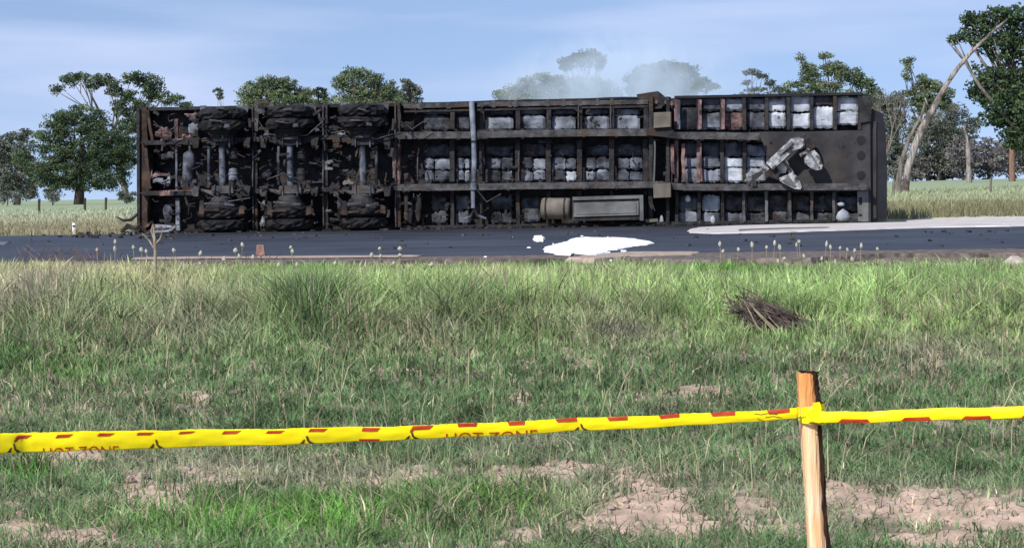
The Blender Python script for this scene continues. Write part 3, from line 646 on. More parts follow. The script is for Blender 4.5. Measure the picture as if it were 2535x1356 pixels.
# ------------------------------------------------------------------ trees
def leaves(clumps, d, leaf_px, cols, dens=1.0, sub=14, gap=1.0):
    """leaf sprays gathered in small clusters through each clump; px ellipses at depth d"""
    P = []; Cc = []
    k = d/F_PX
    for cl_ in clumps:
        x, y, rx, ry = cl_[:4]
        dd = d + (cl_[4] if len(cl_) > 4 else 0)
        area = math.pi*rx*ry; ns_ = max(5, int(area/(sub*sub)*1.7*gap)); nl = int(area/(leaf_px**2)*6.5*dens/ns_)+6
        cen = np.array(at(x, y, dd))
        for s in range(ns_):
            v = rng.normal(size=3); v /= np.linalg.norm(v); v *= rng.random()**.42
            sc = cen + v*np.array([rx*k, (rx+ry)*.6*k, ry*k])*.9
            sr = sub*k*rng.uniform(.55, 1.15)
            g = rng.normal(size=(nl, 3)); g /= np.linalg.norm(g, axis=1)[:, None]; g *= (rng.random(nl)**.45)[:, None]
            P.append(sc + g*np.array([sr*1.3, sr*1.3, sr*.8]))
            base = np.array(cols[rng.integers(len(cols))])*rng.uniform(.75, 1.45)
            Cc.append(base*rng.uniform(.8, 1.25, size=(nl, 1)))
    P = np.concatenate(P); Cc = np.concatenate(Cc); n = len(P); s = leaf_px*k
    a = rng.normal(size=(n, 3)); a /= np.linalg.norm(a, axis=1)[:, None]
    b = rng.normal(size=(n, 3)); b -= a*(a*b).sum(1)[:, None]; b /= np.linalg.norm(b, axis=1)[:, None]
    sa = s*rng.uniform(.5, 1.0, (n, 1)); sb = s*rng.uniform(.25, .55, (n, 1))
    V = np.stack([P-a*sa, P+b*sb, P+a*sa, P-b*sb], 1).reshape(-1, 3)
    return V, np.arange(4*n).reshape(-1, 4), np.repeat(Cc, 4, 0)
GREEN = [(.060,.092,.045),(.080,.115,.055),(.048,.074,.042),(.10,.135,.065)]  # far crown palettes lifted towards grey-green, distance haze put into the leaf colour
GREY = [(.12,.14,.105),(.15,.165,.13),(.095,.11,.088),(.165,.165,.14)]
OLIVE = [(.11,.145,.075),(.14,.18,.09),(.09,.118,.068),(.17,.20,.11)]
BRUSH = [(.15,.135,.14),(.19,.17,.17),(.11,.10,.105),(.165,.165,.14)]
def tree(name, d, clumps, base, cols, label, cat='tree', group=None, trunk_px=8, tm='trunk', leaf_px=4.0, dens=1.15, sub=14, gap=1.0, limbs=True, stem=None, parts=('crown','trunk'), grow=1.2):
    clumps = [(c[0], c[1], c[2]*grow, c[3]*grow) + tuple(c[4:]) for c in clumps]
    bp = at(*base, d); gz = float(zfull(np.array([bp.x]), np.array([bp.y+SK*bp.x]))[0])
    root = empty(name, (bp.x, bp.y, gz)); tag(root, label, cat, group)
    k = d/F_PX; mb = MB()
    top = min(clumps, key=lambda c: c[1]) if clumps else (base[0], base[1]-50, 5, 5)
    mid = at(base[0]*.6+top[0]*.4, base[1]*.55+top[1]*.45, d) if not stem else None
    b0 = Vector((bp.x, bp.y, gz-.3))
    if stem:
        pts = [b0]+[at(x, y, d) for x, y, _ in stem]; rad = [stem[0][2]*1.25*k]+[r*k for _, _, r in stem]
        mb.tube(pts, rad, 12, j=.12); anchor = pts
        if len(stem) > 9:
            for i in (5, 6, 7, 8, 9, 10):
                e = pts[i] + Vector((random.uniform(-1,1.2), random.uniform(-1,1), random.uniform(.3,1)))*random.uniform(.4,.9); e2 = e + Vector((random.uniform(-.4,.5), 0, random.uniform(-.1,.5)))
                mb.tube([pts[i], e, e2], [rad[i]*.3, rad[i]*.18, .008], 5)
    else:
        p1 = b0.lerp(mid, .5) + Vector((random.uniform(-1,1)*6*k, 0, 0)); tp = at(top[0], top[1]+top[3]*.3, d)
        mb.tube([b0, p1, mid, mid.lerp(tp, .5)+Vector((random.uniform(-8,8)*k, random.uniform(-8,8)*k, 0)), tp], [trunk_px*1.3*k, trunk_px*k, trunk_px*.75*k, trunk_px*.45*k, trunk_px*.15*k], 8, j=.07)
        anchor = [p1, mid]
    if limbs:
        for c in clumps:
            e = at(c[0]+random.uniform(-.3,.3)*c[2], c[1]+c[3]*.1, d+(c[4] if len(c) > 4 else 0)+random.uniform(-.5,.5)*c[2]*k)
            a = min(anchor, key=lambda p: (p-e).length) if stem else anchor[random.randrange(len(anchor))]
            if (e-a).length > 90*k*1.0 or stem or True:
                mdl = a.lerp(e, .5) + Vector((random.uniform(-.12,.12), random.uniform(-.12,.12), random.uniform(-.02,.14)))*(e-a).length
                mb.tube([a, mdl, e], [trunk_px*.42*k, trunk_px*.26*k, trunk_px*.08*k], 5)
                for _ in range(2):
                    e2 = e + Vector((random.uniform(-1,1)*c[2], random.uniform(-1,1)*c[2], random.uniform(-.2,1)*c[3]))*k*.8
                    mb.tube([mdl.lerp(e, random.random()*.6), e2], [trunk_px*.18*k, trunk_px*.05*k], 4)
    o = mb.build(parts[1], M[tm], None, True); o.parent = root; o.matrix_parent_inverse = Matrix.Translation(-Vector(root.location))
    if clumps:
        V, Q, Cc = leaves(clumps, d, leaf_px, cols, dens, sub, gap)
        o = fast_mesh(parts[0], V - np.array(root.location), 0, 0, Q, np.zeros((0, 3), int), Cc, M['leaf'], root)
    return root
# left group
tree('gum_tree', 232, [(140,224,22,9),(178,198,26,15),(205,190,22,12),(235,205,30,16),(262,200,22,14),(288,222,22,20),(335,195,34,17),(372,208,30,22),(318,238,20,16),(392,235,32,16),(430,250,30,12),(455,262,22,8),(350,262,30,12),(300,268,22,18),(330,300,30,28),(370,300,30,30)], (318,498), GREEN,
     'tall airy gum tree rising behind the dense round tree left of the trailer', trunk_px=7, dens=.95, sub=11, gap=.85)
tree('gum_tree', 190, [(200,300,70,42),(135,350,60,48),(250,350,75,60),(112,425,48,45),(190,410,75,55),(275,410,60,62),(312,365,38,62),(150,300,38,28),(60,395,25,30),(230,450,75,25),(140,455,50,28)], (195,500), GREEN,
     'dense round dark green gum tree left of the trailer', trunk_px=11, tm='trunkdark', dens=.85, sub=13, gap=.95, grow=1.08)
tree('gum_tree', 215, [(18,345,34,14),(58,333,24,11),(10,395,28,26),(52,385,24,30),(18,445,26,26),(62,440,22,34),(-40,380,50,50),(80,470,18,18),(35,365,40,26),(30,425,45,34),(10,475,34,16),(60,478,30,14)], (40,500), GREY,
     'grey green gum tree at the left edge of the photo', trunk_px=7, dens=.9, sub=12)
for (x, rx, ry, lab) in ((128, 20, 12, 'low grey shrub under the left side of the round dark tree'), (312, 24, 14, 'low grey shrub just left of the rear end of the trailer'), (20, 30, 14, 'low grey shrub beneath the gum tree at the left edge')):
    tree('shrub', 180, [(x, 487, rx, ry)], (x, 502), GREY, lab, 'shrub', 'low shrubs under the left trees', trunk_px=2, dens=.9, sub=8, parts=('foliage', 'stem'))
tree('sapling', 215, [(540,228,10,8),(546,238,7,8)], (545,500), GREY, 'tiny wispy treetop just left of the trailer hump, above its roofline', trunk_px=2, sub=6, dens=.8)
tree('gum_tree', 222, [(628,225,34,18),(668,210,34,18),(705,212,36,18),(742,232,30,14),(612,240,22,10),(690,240,70,14),(630,258,40,14),(690,262,60,14),(745,258,30,12)], (680,500), OLIVE, 'wide domed gum tree showing above the rear axles of the trailer', trunk_px=8, sub=13, dens=1.1, gap=1.2)
tree('gum_tree', 226, [(788,230,20,12),(805,242,14,8),(795,258,24,12)], (790,500), GREEN, 'small dark treetop between the wide domed and the two peaked trees', trunk_px=4, sub=8)
tree('gum_tree', 214, [(872,180,24,16),(895,185,20,14),(848,205,24,16),(925,200,28,18),(955,220,28,16),(880,222,40,18),(930,232,45,12),(860,250,45,14),(930,252,60,14),(975,240,20,14)], (900,500), OLIVE, 'two peaked olive gum tree above the third axle of the trailer', trunk_px=7, sub=12, dens=1.1, gap=1.15)
tree('gum_tree', 224, [(1005,212,18,14),(1025,226,20,14),(1000,234,18,10),(1015,250,26,12)], (1010,500), GREY, 'small round grey green treetop right of the two peaked tree', trunk_px=4, sub=9)
# behind the smoke
tree('gum_tree', 214, [(1240,230,20,7),(1270,222,22,10),(1305,208,24,14),(1345,200,38,14),(1390,205,40,14),(1440,205,42,14),(1490,208,30,14),(1400,225,130,10),(1280,240,60,10),(1400,242,120,10),(1500,238,40,10)], (1380,500), OLIVE, 'long low hazy tree canopy behind the smoke left of centre right', trunk_px=8, sub=12, gap=1.3)
tree('gum_tree', 218, [(1400,155,20,12),(1425,145,18,10),(1458,135,26,11),(1486,145,16,12),(1405,168,16,8),(1448,160,20,8),(1488,165,9,14)], (1450,500), GREEN, 'tall thin stemmed gum tree rising highest out of the smoke', trunk_px=6, sub=9, gap=1.1)
tree('gum_tree', 212, [(1600,175,28,16),(1640,165,34,14),(1680,172,34,16),(1712,182,18,14),(1735,200,22,10),(1570,195,28,14),(1640,200,80,22),(1760,215,22,7),(1600,222,50,14),(1690,224,70,14)], (1650,500), GREEN, 'rounded gum tree faded by the smoke behind the trailer', trunk_px=8, sub=12, gap=1.3)
tree('gum_tree', 220, [(1862,180,22,7),(1888,188,18,7),(1850,206,9,6),(1905,205,14,9),(1870,222,28,5),(1925,222,20,7),(1850,238,40,7),(1920,238,40,8)], (1885,500), GREY, 'sparse flat topped gum tree left of the leafy right hand trees', trunk_px=4, sub=7, dens=.8)
# right group
tree('gum_tree', 200, [(1984,145,9,7),(1990,165,5,12),(2042,138,20,6),(2005,178,24,17),(2012,198,22,14),(2062,170,28,16),(2078,185,28,20),(2120,190,26,18),(2142,210,24,18),(1965,212,26,9),(2040,215,50,12),(2165,235,22,18),(1980,232,50,10),(2080,238,70,12),(2165,262,24,20)], (2080,480), OLIVE,
     'clumpy olive gum tree above the right end of the trailer', trunk_px=6, sub=11, gap=1.05)
tree('gum_tree', 195, [(2192,262,26,30),(2216,300,26,36),(2200,350,26,40),(2232,250,20,24),(2225,385,26,30),(2205,420,26,24),(2160,250,20,16)], (2215,470), GREY, 'grey green gum tree rising right beside the front end of the trailer', trunk_px=5, sub=11, dens=.9, gap=1.2)
tree('gum_tree', 190, [(2248,150,12,11),(2246,172,7,12),(2243,192,8,12),(2285,200,24,11),(2305,215,34,16),(2275,235,34,18),(2335,235,26,20),(2295,262,45,20),(2345,262,20,18)], (2300,460), OLIVE, 'spindly gum tree with a high thin tuft behind the leaning trunk', trunk_px=5, sub=10, gap=.85)
tree('gum_tree', 185, [(2275,330,40,40),(2320,320,40,38),(2350,340,36,40),(2300,385,45,34),(2250,410,34,28),(2345,395,36,30),(2385,350,34,34),(2400,310,24,22),(2365,285,28,24)], (2320,450), GREY, 'grey low crowned gum tree right of the leaning trunk', trunk_px=4, sub=12, dens=.9, gap=1.2)
for i, (x, y, rx, ry, lab) in enumerate(((2385,395,42,50,'purple grey leafless scrub bush left of the pale straight trunk'),(2445,395,46,48,'purple grey leafless scrub bush between the pale and the reddish trunk'),(2505,390,44,50,'purple grey scrub bush around the reddish trunk at the right edge'),(2560,390,40,44,'purple grey scrub bush cut by the right edge of the photo'),(2262,418,44,30,'low grey scrub bush behind the foot of the leaning trunk'),(2335,415,46,32,'low scrub bush right of the foot of the leaning trunk'))):
    tree('scrub_bush', 172+i*3, [(x, y, rx, ry)], (x, 448), BRUSH, lab, 'bush', 'grey scrub under the right trees', trunk_px=3, tm='trunk', sub=9, dens=.8, gap=1.2, leaf_px=5, parts=('crown', 'stem'))
tree('tree_trunk', 150, [], (2399,448), GREY, 'short pale straight tree trunk in front of the grey scrub at right', 'tree', trunk_px=8, tm='trunkpale', limbs=False, stem=[(2399,446,7),(2398,410,6),(2397,370,5.5),(2393,340,3.5),(2384,310,2)], parts=('crown','trunk'))
tree('tree_trunk', 150, [], (2505,445), GREY, 'reddish brown tree trunk near the right edge in front of the scrub', 'tree', trunk_px=8, tm='trunkred', limbs=False, stem=[(2506,444,8),(2505,400,7),(2506,360,7),(2515,320,5),(2530,280,3)])
# big right tree
tree('gum_tree', 112, [(2425,62,44,22),(2405,45,28,14),(2470,40,46,24),(2525,50,50,30),(2385,92,28,14),(2358,98,13,9),(2440,105,34,20),(2500,100,50,28),(2480,135,32,14),(2560,120,60,50),
      (2418,212,22,14),(2450,190,36,22),(2500,185,50,28),(2440,238,38,24),(2495,245,60,44),(2545,260,60,60),(2460,290,34,24),(2515,320,50,40),(2560,350,60,50),(2420,165,8,6),(2600,200,70,90),(2600,80,70,60)], (2590,475), [(.048,.078,.040),(.064,.10,.045),(.040,.062,.035),(.08,.115,.052)],
     'large dark green gum tree filling the upper right corner of the photo', trunk_px=18, tm='trunk', sub=15, leaf_px=6.5, dens=1.0, gap=1.1, grow=1.15)
# leaning trunk
tree('leaning_dead_tree', 108, [], (2240,490), GREY, 'long pale leafless trunk leaning up to the right beside the front of the trailer', 'tree', tm='trunkpale', limbs=False,
     stem=[(2238,486,12),(2242,455,9.5),(2249,415,9),(2264,365,9),(2282,320,9),(2305,278,8.5),(2326,240,7.5),(2346,205,6),(2372,168,5),(2402,132,4.6),(2435,100,4),(2465,72,3),(2492,50,2)], parts=('crown','trunk'))
tree('dead_tree', 111, [], (2222,486), GREY, 'short dark slanting dead trunk just left of the leaning pale trunk', 'tree', tm='trunk', limbs=False, stem=[(2222,484,10),(2224,455,8),(2232,400,6),(2252,340,5),(2280,290,4),(2290,255,2)])
# bare branches right of the trailer
o = MB()
b = at(2190, 455, 170); root = empty('bare_tree', b); tag(root, 'thin bare branched tree between the trailer front and the leaning trunk', 'tree')
def branch(mb, p, dr, ln, r, dep):
    q = p + dr*ln; mb.tube([p, p.lerp(q, .5)+Vector((random.uniform(-.05,.05),0,random.uniform(-.03,.05)))*ln, q], [r, r*.8, r*.6], 4)
    if dep:
        for _ in range(3):
            d2 = (dr + Vector((random.uniform(-.6,.6), random.uniform(-.4,.4), random.uniform(-.1,.4)))).normalized(); branch(mb, p.lerp(q, random.uniform(.6,1)), d2, ln*random.uniform(.55,.75), r*.6, dep-1)
branch(o, b, Vector((.12,0,1)).normalized(), 3.6, .13, 5)
ob = o.build('trunk', M['trunk']); ob.parent = root; ob.matrix_parent_inverse = Matrix.Translation(-b)

# fence posts, marker post
for i, (x, y, h, lab) in enumerate(((97,523,22,'dark wooden fence post in the field at far left'),(262,516,16,'dark fence post in the field below the round tree'),(210,512,12,'short dark fence post left of the one below the round tree'),(2212,480,30,'grey fence post right beside the front of the trailer'),(2452,458,26,'grey fence post in the right field'),)):
    d = 95; p = at(x, y, d); gz = float(zfull(np.array([p.x]), np.array([p.y+SK*p.x]))[0]); hh = max(.5, (h/F_PX*d))
    mb = MB(); mb.tube([(p.x, d, gz-.1), (p.x, d, gz+hh*.6), (p.x+.02, d, gz+hh+.2)], [.07,.06,.06], 8, j=.08)
    tag(mb.build('fence_post', M['trunk' if x > 1000 else 'trunkdark']), lab, 'post', 'fence posts in the fields')
p = on_ground(184, 580, -.012)
mp_ = empty('marker_post', p); tag(mp_, 'small white roadside marker post at the edge of the left field', 'post')
MB().tube([(0,0,0),(0,0,.2),(0,0,.235)], [.042,.042,.03], 10).build('shaft', M['whitepaint'], mp_)
MB().box((0,-.045,.17), (.045,.008,.03)).build('reflector', M['ashlow'], mp_)

# ------------------------------------------------------------------ grass
def blades(name, X, Q, H, W, colr, lean=.35, mt='grass', sway=.15):
    n = len(X); Y = Q - SK*X; Z = zfull(X, Q) - .01
    P = np.stack([X, Y, Z], 1)
    an = rng.uniform(0, 2*np.pi, n); sd_ = np.stack([np.cos(an), np.sin(an)*.6, np.zeros(n)], 1)*W[:, None]/2
    la = rng.uniform(0, 2*np.pi, n); ld = np.stack([np.cos(la), np.sin(la), np.zeros(n)], 1)*(np.abs(rng.normal(0, lean, n))*H)[:, None]
    upv = np.array([0, 0, 1.])*H[:, None]
    m1 = P + upv*.55 + ld*.3; t1 = P + upv*rng.uniform(.8, 1, n)[:, None] + ld
    V = np.stack([P-sd_, P+sd_, m1+sd_*.75, m1-sd_*.75, t1], 1).reshape(-1, 3)
    o = np.arange(n)*5
    Qd = np.stack([o, o+1, o+2, o+3], 1); T = np.stack([o+3, o+2, o+4], 1)
    ob = fast_mesh(name, V, 0, 0, Qd, T, np.repeat(colr, 5, 0), M[mt]); tag(ob, kind='stuff'); return ob
def wedge(n, y0, y1, k=.30, mrg=1.0, pw=1.0):
    y = y0 + (y1-y0)*rng.random(n)**pw; x = (rng.random(n)*2-1)*(k*y+mrg); return x, y+SK*x
DKG = np.array([.090,.165,.065]); MDG = np.array([.17,.285,.10]); LTG = np.array([.36,.46,.19]); STR = np.array([.52,.46,.28]); DRY = np.array([.32,.28,.22]); BRG = np.array([.15,.32,.065]); GRN = np.array([.185,.275,.13])
# colour and height zones (centre, radii, colour, strength) of the near verge
ZONES = [(200,705,260,70,STR,.7),(60,800,160,50,DRY*.8,.9),(480,780,140,40,DRY,.6),(1330,1110,200,30,DRY*1.2,.4),(300,1080,200,40,DRY*.8,.3),(850,1190,250,40,DRY*1.3,.6),(500,1160,250,40,DRY*1.3,.6),(1500,1250,250,60,DRY*1.3,.6),(2200,1250,300,60,DRY*1.3,.5),(420,740,130,50,STR*.9,.5),(120,730,160,50,STR*.95,.5),(1230,700,90,30,STR*.9+LTG*.2,.7),(100,760,110,40,DRY,.7),(650,665,90,40,STR,.7),(760,690,120,26,BRG,.95),(1150,668,200,20,BRG,.8),(1400,672,120,16,BRG*.8,.8),(1750,800,120,40,BRG*.8+LTG*.3,.7),(1230,800,60,40,BRG*.7,.6),(620,690,60,20,BRG,.6),(1000,720,220,70,LTG,.8),(1250,710,110,50,STR*.9+LTG*.2,.55),
         (1500,760,230,70,LTG,.85),(1350,655,120,14,BRG*.7,.95),(1600,672,140,14,BRG*.65,.9),(1800,690,150,22,BRG*.8,.85),(2100,790,260,55,LTG*.9+BRG*.3,.85),(2400,720,160,40,MDG,.7),(2500,655,60,14,BRG*.6,.9),
         (770,830,70,40,DKG,.8),(1200,800,50,30,DKG,.5),(1800,820,90,40,LTG,.6),(1550,850,150,30,DRY,.7),(1080,850,120,25,DRY,.5),(480,850,180,35,DRY,.55),(2300,880,200,40,DRY,.6),
         (1180,1260,260,38,BRG*.95,1.0),(650,1310,380,50,BRG*1.15,1.0),(90,1165,90,30,BRG*.8,.8),(900,1280,110,30,BRG*.85,.7),(2150,1330,250,30,DKG*1.2,.6),(2300,1130,250,60,DKG*1.15,.7),(150,930,160,40,BRG*.7,.6),(950,980,200,60,DKG*1.1,.5),(1700,1060,300,50,DKG*1.1,.5),(2450,950,120,40,DKG*1.3,.5)]
def vergecol(x, q, P):
    X, Y = px_of(P); n = len(x); c = np.zeros((n, 3))
    nn = fbm(x*2.3, q*2.3, 50, 3)[:, None]; n3 = fbm(x*.9, q*.9, 77, 3)[:, None]
    near = sstep(800, 930, Y)[:, None]
    base = (LTG*.6+MDG*.4)*(1-near) + (DKG*.35+GRN*.45+MDG*.2)*near
    c = base*(.72+.56*nn)
    for (zx, zy, rx, ry, col, st) in ZONES:
        wgt = (np.exp(-(((X-zx)/rx)**2+((Y-zy)/ry)**2)*1.1)*st)[:, None]*np.clip(.4+1.3*nn, 0, 1.1); wgt = np.clip(wgt, 0, 1)
        c = c*(1-wgt) + col*wgt
    c = c*(1+.22*np.exp(-((Y-745)/70)**2))[:, None]
    r_ = rng.random(n)
    dry = r_ < (.09 + .22*sstep(.5, .68, n3[:, 0])); c[dry] = (DRY*.55+STR*.5)*rng.uniform(.6, 1.25, (dry.sum(), 1))
    hf = fbm(x*8, q*6, 61, 2)[:, None]; c = c*(.35+1.3*hf)
    return c*rng.uniform(.65, 1.4, (n, 1)), X, Y
def verge(n, y0, y1, hmul, wmul, nm, ln_):
    x, q = wedge(n, y0, y1, .29, 1.2)
    b = barefn(x, q); thin = sstep(.40, .60, fbm(x*4.2, q*4.2, 71, 3)); keep = (rng.random(n) > b*.86) & (q < 21.55) & (rng.random(n) < .42+.58*thin); x, q = x[keep], q[keep]
    P = np.stack([x, q-SK*x, zbase(x, q)], 1); c, X, Y = vergecol(x, q, P)
    d = P[:, 1]; pm = F_PX/d
    clump = fbm(x*1.6, q*1.6, 91, 3)
    tall = sstep(15.0, 16.6, d)
    H = (.045+.07*clump)*(1-tall) + tall*(.16+.34*clump)
    # lush spots nearer
    for (zx, zy, rx, ry) in ((1180,1255,260,40),(650,1310,330,50),(770,830,80,50),(90,1165,90,30)):
        H = H*(1 + .9*np.exp(-(((X-zx)/rx)**2+((Y-zy)/ry)**2)))
    H = H*(.55+.9*fbm(x*7, q*7, 66, 2))*rng.uniform(.55, 1.25, len(H))*hmul
    lim = np.clip((Y-657 + 26*np.clip(fbm(x*2.6, q*2.6, 123, 3)-.35, 0, 1) + 10*sstep(700, 200, X)*rng.random(len(X)) + rng.exponential(4, len(H)))/pm, .02, 1); H = np.minimum(H, lim)
    W = (.0045+.004*sstep(9, 20, d))*wmul*rng.uniform(.7, 1.5, len(H))
    return blades(nm, x, q, H, W, c, lean=ln_)
verge(125000, 8.3, 13.0, 1.0, 1.7, 'near_grass', .95)
verge(110000, 12.5, 17.0, 1.0, 1.9, 'middle_grass', .7)
verge(110000, 15.2, 21.6, 1.0, 2.0, 'tall_grass', .42)
# scattered low broad-leaf weeds and dry litter (flat)
n = 26000; x, q = wedge(n, 8.3, 18.5, .29, 1.0); b = barefn(x, q); k_ = rng.random(n) > b*.75; x, q = x[k_], q[k_]
P = np.stack([x, q-SK*x, zbase(x, q)], 1); c, X, Y = vergecol(x, q, P)
lit = rng.random(len(x)) < .45; c[lit] = DRY*rng.uniform(.7, 1.5, (lit.sum(), 1))
blades('ground_litter', x, q, rng.uniform(.015, .05, len(x)), rng.uniform(.01, .026, len(x)), c, lean=2.2)
# tall pale dry stalks standing out of the verge
n = 1500; x, q = wedge(n, 10.5, 20.5, .28, .6); P = np.stack([x, q-SK*x, zbase(x, q)], 1); X, Y = px_of(P)
H = np.minimum(rng.uniform(.12, .42, n), np.clip((Y-640+25*sstep(900, 500, X))/(F_PX/P[:, 1]), .03, 1)); blades('dry_stalks', x, q, H, rng.uniform(.004, .007, n), (STR*.9)*rng.uniform(.6, 1.3, (n, 1)), lean=.5)
# far fields
n = 60000; y = 41 + 75*rng.random(n)**1.7; u = rng.uniform(-.33, .33, n); x = u*y; q = y+SK*x
inside = (np.abs(x) < 8.0) & (q < 43.6); gv = (x > 6.9) & (q < 43.3); kp = ~inside & ~gv & (q > 39.9); x, q, y = x[kp], q[kp], y[kp]
nn = fbm(x*.5, q*.5, 8, 3)[:, None]
fr = sstep(50, 75, y)[:, None]
lft = (x < 0)[:, None]
cA = np.where(lft, np.array([.31,.28,.18]), np.array([.25,.24,.135])); cB = np.where(lft, np.array([.40,.43,.29]), np.array([.36,.38,.23]))
c = (cA*(1-fr)+cB*fr)*(.6+.8*nn)*rng.uniform(.75, 1.3, (len(x), 1))
H = (np.where(x < 0, .14, .26)*(1-fr[:, 0]) + .16*fr[:, 0])*rng.uniform(.5, 1.4, len(x))*(.6+nn[:, 0]*.9)
blades('field_grass', x, q, H, .02+.00035*y, c, lean=.5)

# reddish wispy grass at the left edge of the road
mb = MB()
for _ in range(170):
    X = random.choice([random.gauss(90, 45), random.gauss(190, 60), random.gauss(440, 80), random.gauss(640, 20)]); Y = random.uniform(660, 690); q0 = on_ground(X, Y, -.12)
    h = random.uniform(.10, .34)*(1.0 if X < 300 else .6); a = random.gauss(0, .4)
    mb.tube([q0, q0+Vector((a*h*.4, 0, h*.6)), q0+Vector((a*h*1.1, random.uniform(-.05,.05), h))], [.004, .0045, .0025], 3, cap=False)
tag(mb.build('reddish_grass', M['redgrass']), kind='stuff')

# pale round seed heads on thin stalks along the road edge
def seed(X, Yh, base_y, rw, rh, label, group, mt='seed'):
    d = 19.6; top = at(X, Yh, d); k = d/F_PX; gz = float(zfull(np.array([top.x]), np.array([top.y+SK*top.x]))[0])
    bx = top.x + random.uniform(-.03, .03); root = empty('seed_head_stalk', (bx, d, gz)); tag(root, label, 'weed', group)
    hz = top.z-gz; mb = MB(); mb.tube([(0,0,-.02), ((top.x-bx)*.4, 0, hz*.5), (top.x-bx, 0, hz)], [.0035,.003,.0025], 5); mb.build('stalk', M['straw'], root)
    mb = MB(); tl = Vector((random.uniform(-.25,.25), 0, 1)).normalized()
    a, b_ = rw*k, rh*k
    mb.lathe(Vector((top.x-bx, 0, hz)) - tl*b_, tl, [(0,.001),(b_*.35,a*.75),(b_*.9,a),(b_*1.5,a*.72),(b_*2,.001)], 8, j=.18); mb.build('seed_head', M[mt], root, False)
ORD = 'first second third fourth fifth sixth seventh eighth ninth tenth eleventh twelfth thirteenth fourteenth fifteenth sixteenth seventeenth eighteenth nineteenth twentieth'.split()
ORD += ['twenty '+o for o in ORD[:9]]
for i_, (X, Yh) in enumerate(sorted(((1782,604),(1790,622),(1828,618),(1862,606),(1898,612),(1918,602),(1930,612),(1978,598),(1972,606),(2046,604),(2056,612),(2080,614),(2098,618),(2116,620),(2132,608),(2172,616),(1942,640),(1990,634),(2035,640),(2068,648),(2110,642),(2140,655),(1926,646)))):
    seed(X, Yh, 0, random.uniform(3, 5.5), random.uniform(5, 9), 'pale oval seed head, %s from the left in the right hand roadside cluster' % ORD[i_], 'seed heads at the right of the near road edge')
for i_, (X, Yh) in enumerate(sorted(((240,618),(284,616),(285,598),(330,612),(350,618),(362,622),(430,620),(496,627),(583,620),(600,606),(592,634),(626,636),(720,612),(724,622),(940,615),(990,615),(920,632),(942,634),(990,632),(495,652),(735,655),(830,652),(975,652),(1068,655),(690,655),(555,640)))):
    seed(X, Yh, 0, random.uniform(3.5, 6), random.uniform(4.5, 8), 'small pale seed head, %s from the left in the left hand roadside scatter' % ORD[i_], 'seed heads at the left of the near road edge')
# forked stout weed stalk in front of the trailer's rear end
d = 19.2; root = empty('forked_weed', at(383, 700, d)); tag(root, 'tall forked pinkish brown dry weed standing before the rear end of the trailer', 'weed')
def rel(x, y, dd=0): return at(x, y, d+dd) - Vector(root.location)
MB().tube([rel(383,705), rel(384,660), rel(385,620), rel(382,590), rel(380,565)], [.014,.016,.016,.014,.008], 7, j=.15).build('stem', M['straw'], root)
for pts in ([(383,618),(370,596),(352,578)], [(384,606),(396,592),(402,574)], [(381,590),(374,572),(378,556)]): MB().tube([rel(x, y) for x, y in pts], [.010,.008,.004], 6).build('branch', M['straw'], root)
# block by the roadside
p = on_ground(645, 632); o = empty('roadside_block', p); tag(o, 'small reddish brown block standing on the near edge of the road left of centre', 'block')
MB().prism([(-.055,-.03,0),(.055,-.03,0),(.04,-.02,.125),(-.04,-.02,.125)], (0,.08,0)).build('block_body', M['brick'], o)
# stones at right
for X, Y, s, lab in ((2512,700,.12,'pale stone among the grass at the right edge below the road'),(2531,716,.08,'smaller pale stone beside the one at the right edge below the road')):
    r = ray(X, Y); d_ = 19.0; p = at(X, Y, d_); gz = float(zfull(np.array([p.x]), np.array([p.y+SK*p.x]))[0])
    mb = MB(); mb.lathe((0,0,-.03), (0,0,1), [(0,.05*s/.09),(.02,s),(.06*s/.09+.02,s*.85),(.12*s/.09,s*.3)], 9, j=.18); o = mb.build('stone', M['stone']); o.location = (p.x, p.y, max(gz+.04, p.z-.03)); tag(o, lab, 'stone')

# soil clods in the bare patches (individual lumps, joined: nobody could count them)
mb = MB(); cnt = 0
while cnt < 900:
    y = random.uniform(8.6, 13.2); x = random.uniform(-1, 1)*(.28*y+.3); q = y+SK*x
    if float(barefn(np.array([x]), np.array([q]))[0]) < .4: cnt += .05; continue
    z = float(zfull(np.array([x]), np.array([q]))[0]); s = .006+.022*random.random()**3; cnt += 1
    mb.lathe((x, y, z-s*.4), (random.uniform(-.3,.3), random.uniform(-.3,.3), 1), [(0,s*.6),(s*.4,s),(s*1.0,s*.8),(s*1.35,s*.25)], 6, j=.25)
tag(mb.build('soil_clods', M['clod']), kind='stuff')

# dead brush pile
d = 15.6; c = at(1920, 850, d); gz = float(zfull(np.array([c.x]), np.array([c.y+SK*c.x]))[0]); root = empty('dead_brush', (c.x, c.y, gz)); tag(root, 'tangled heap of dead dark twigs lying in the grass right of centre', 'brush pile')
mb = MB()
for _ in range(800):
    t = random.random(); x = -.22+.5*t+random.gauss(0, .06); z = max(.01, .24*(1-t)**1.2*random.random()**.5+random.gauss(.02, .03)); ln = random.uniform(.08, .28); a = random.gauss(-.75, .45)
    p0 = Vector((x, random.uniform(-.12,.12), z)); dr = Vector((math.cos(a), random.uniform(-.3,.3), math.sin(a)*.8))
    mb.tube([p0-dr*ln*.5, p0+Vector((0,0,random.uniform(-.02,.03))), p0+dr*ln*.5], [.0025,.0035,.0018], 3, cap=False)
mb.build('twigs', M['twig'], root); root.scale = (1.12, 1, 1.15)
mb = MB()
for pts in ([(1862,762),(1900,800),(1948,842),(2010,888)], [(1850,755),(1880,812),(1930,860)], [(1905,790),(1960,850),(1998,880)], [(1872,775),(1925,830),(1985,868)]):
    mb.tube([at(x, y, d-.15) - Vector(root.location) for x, y in pts], [.003,.007,.008,.004][:len(pts)], 5)
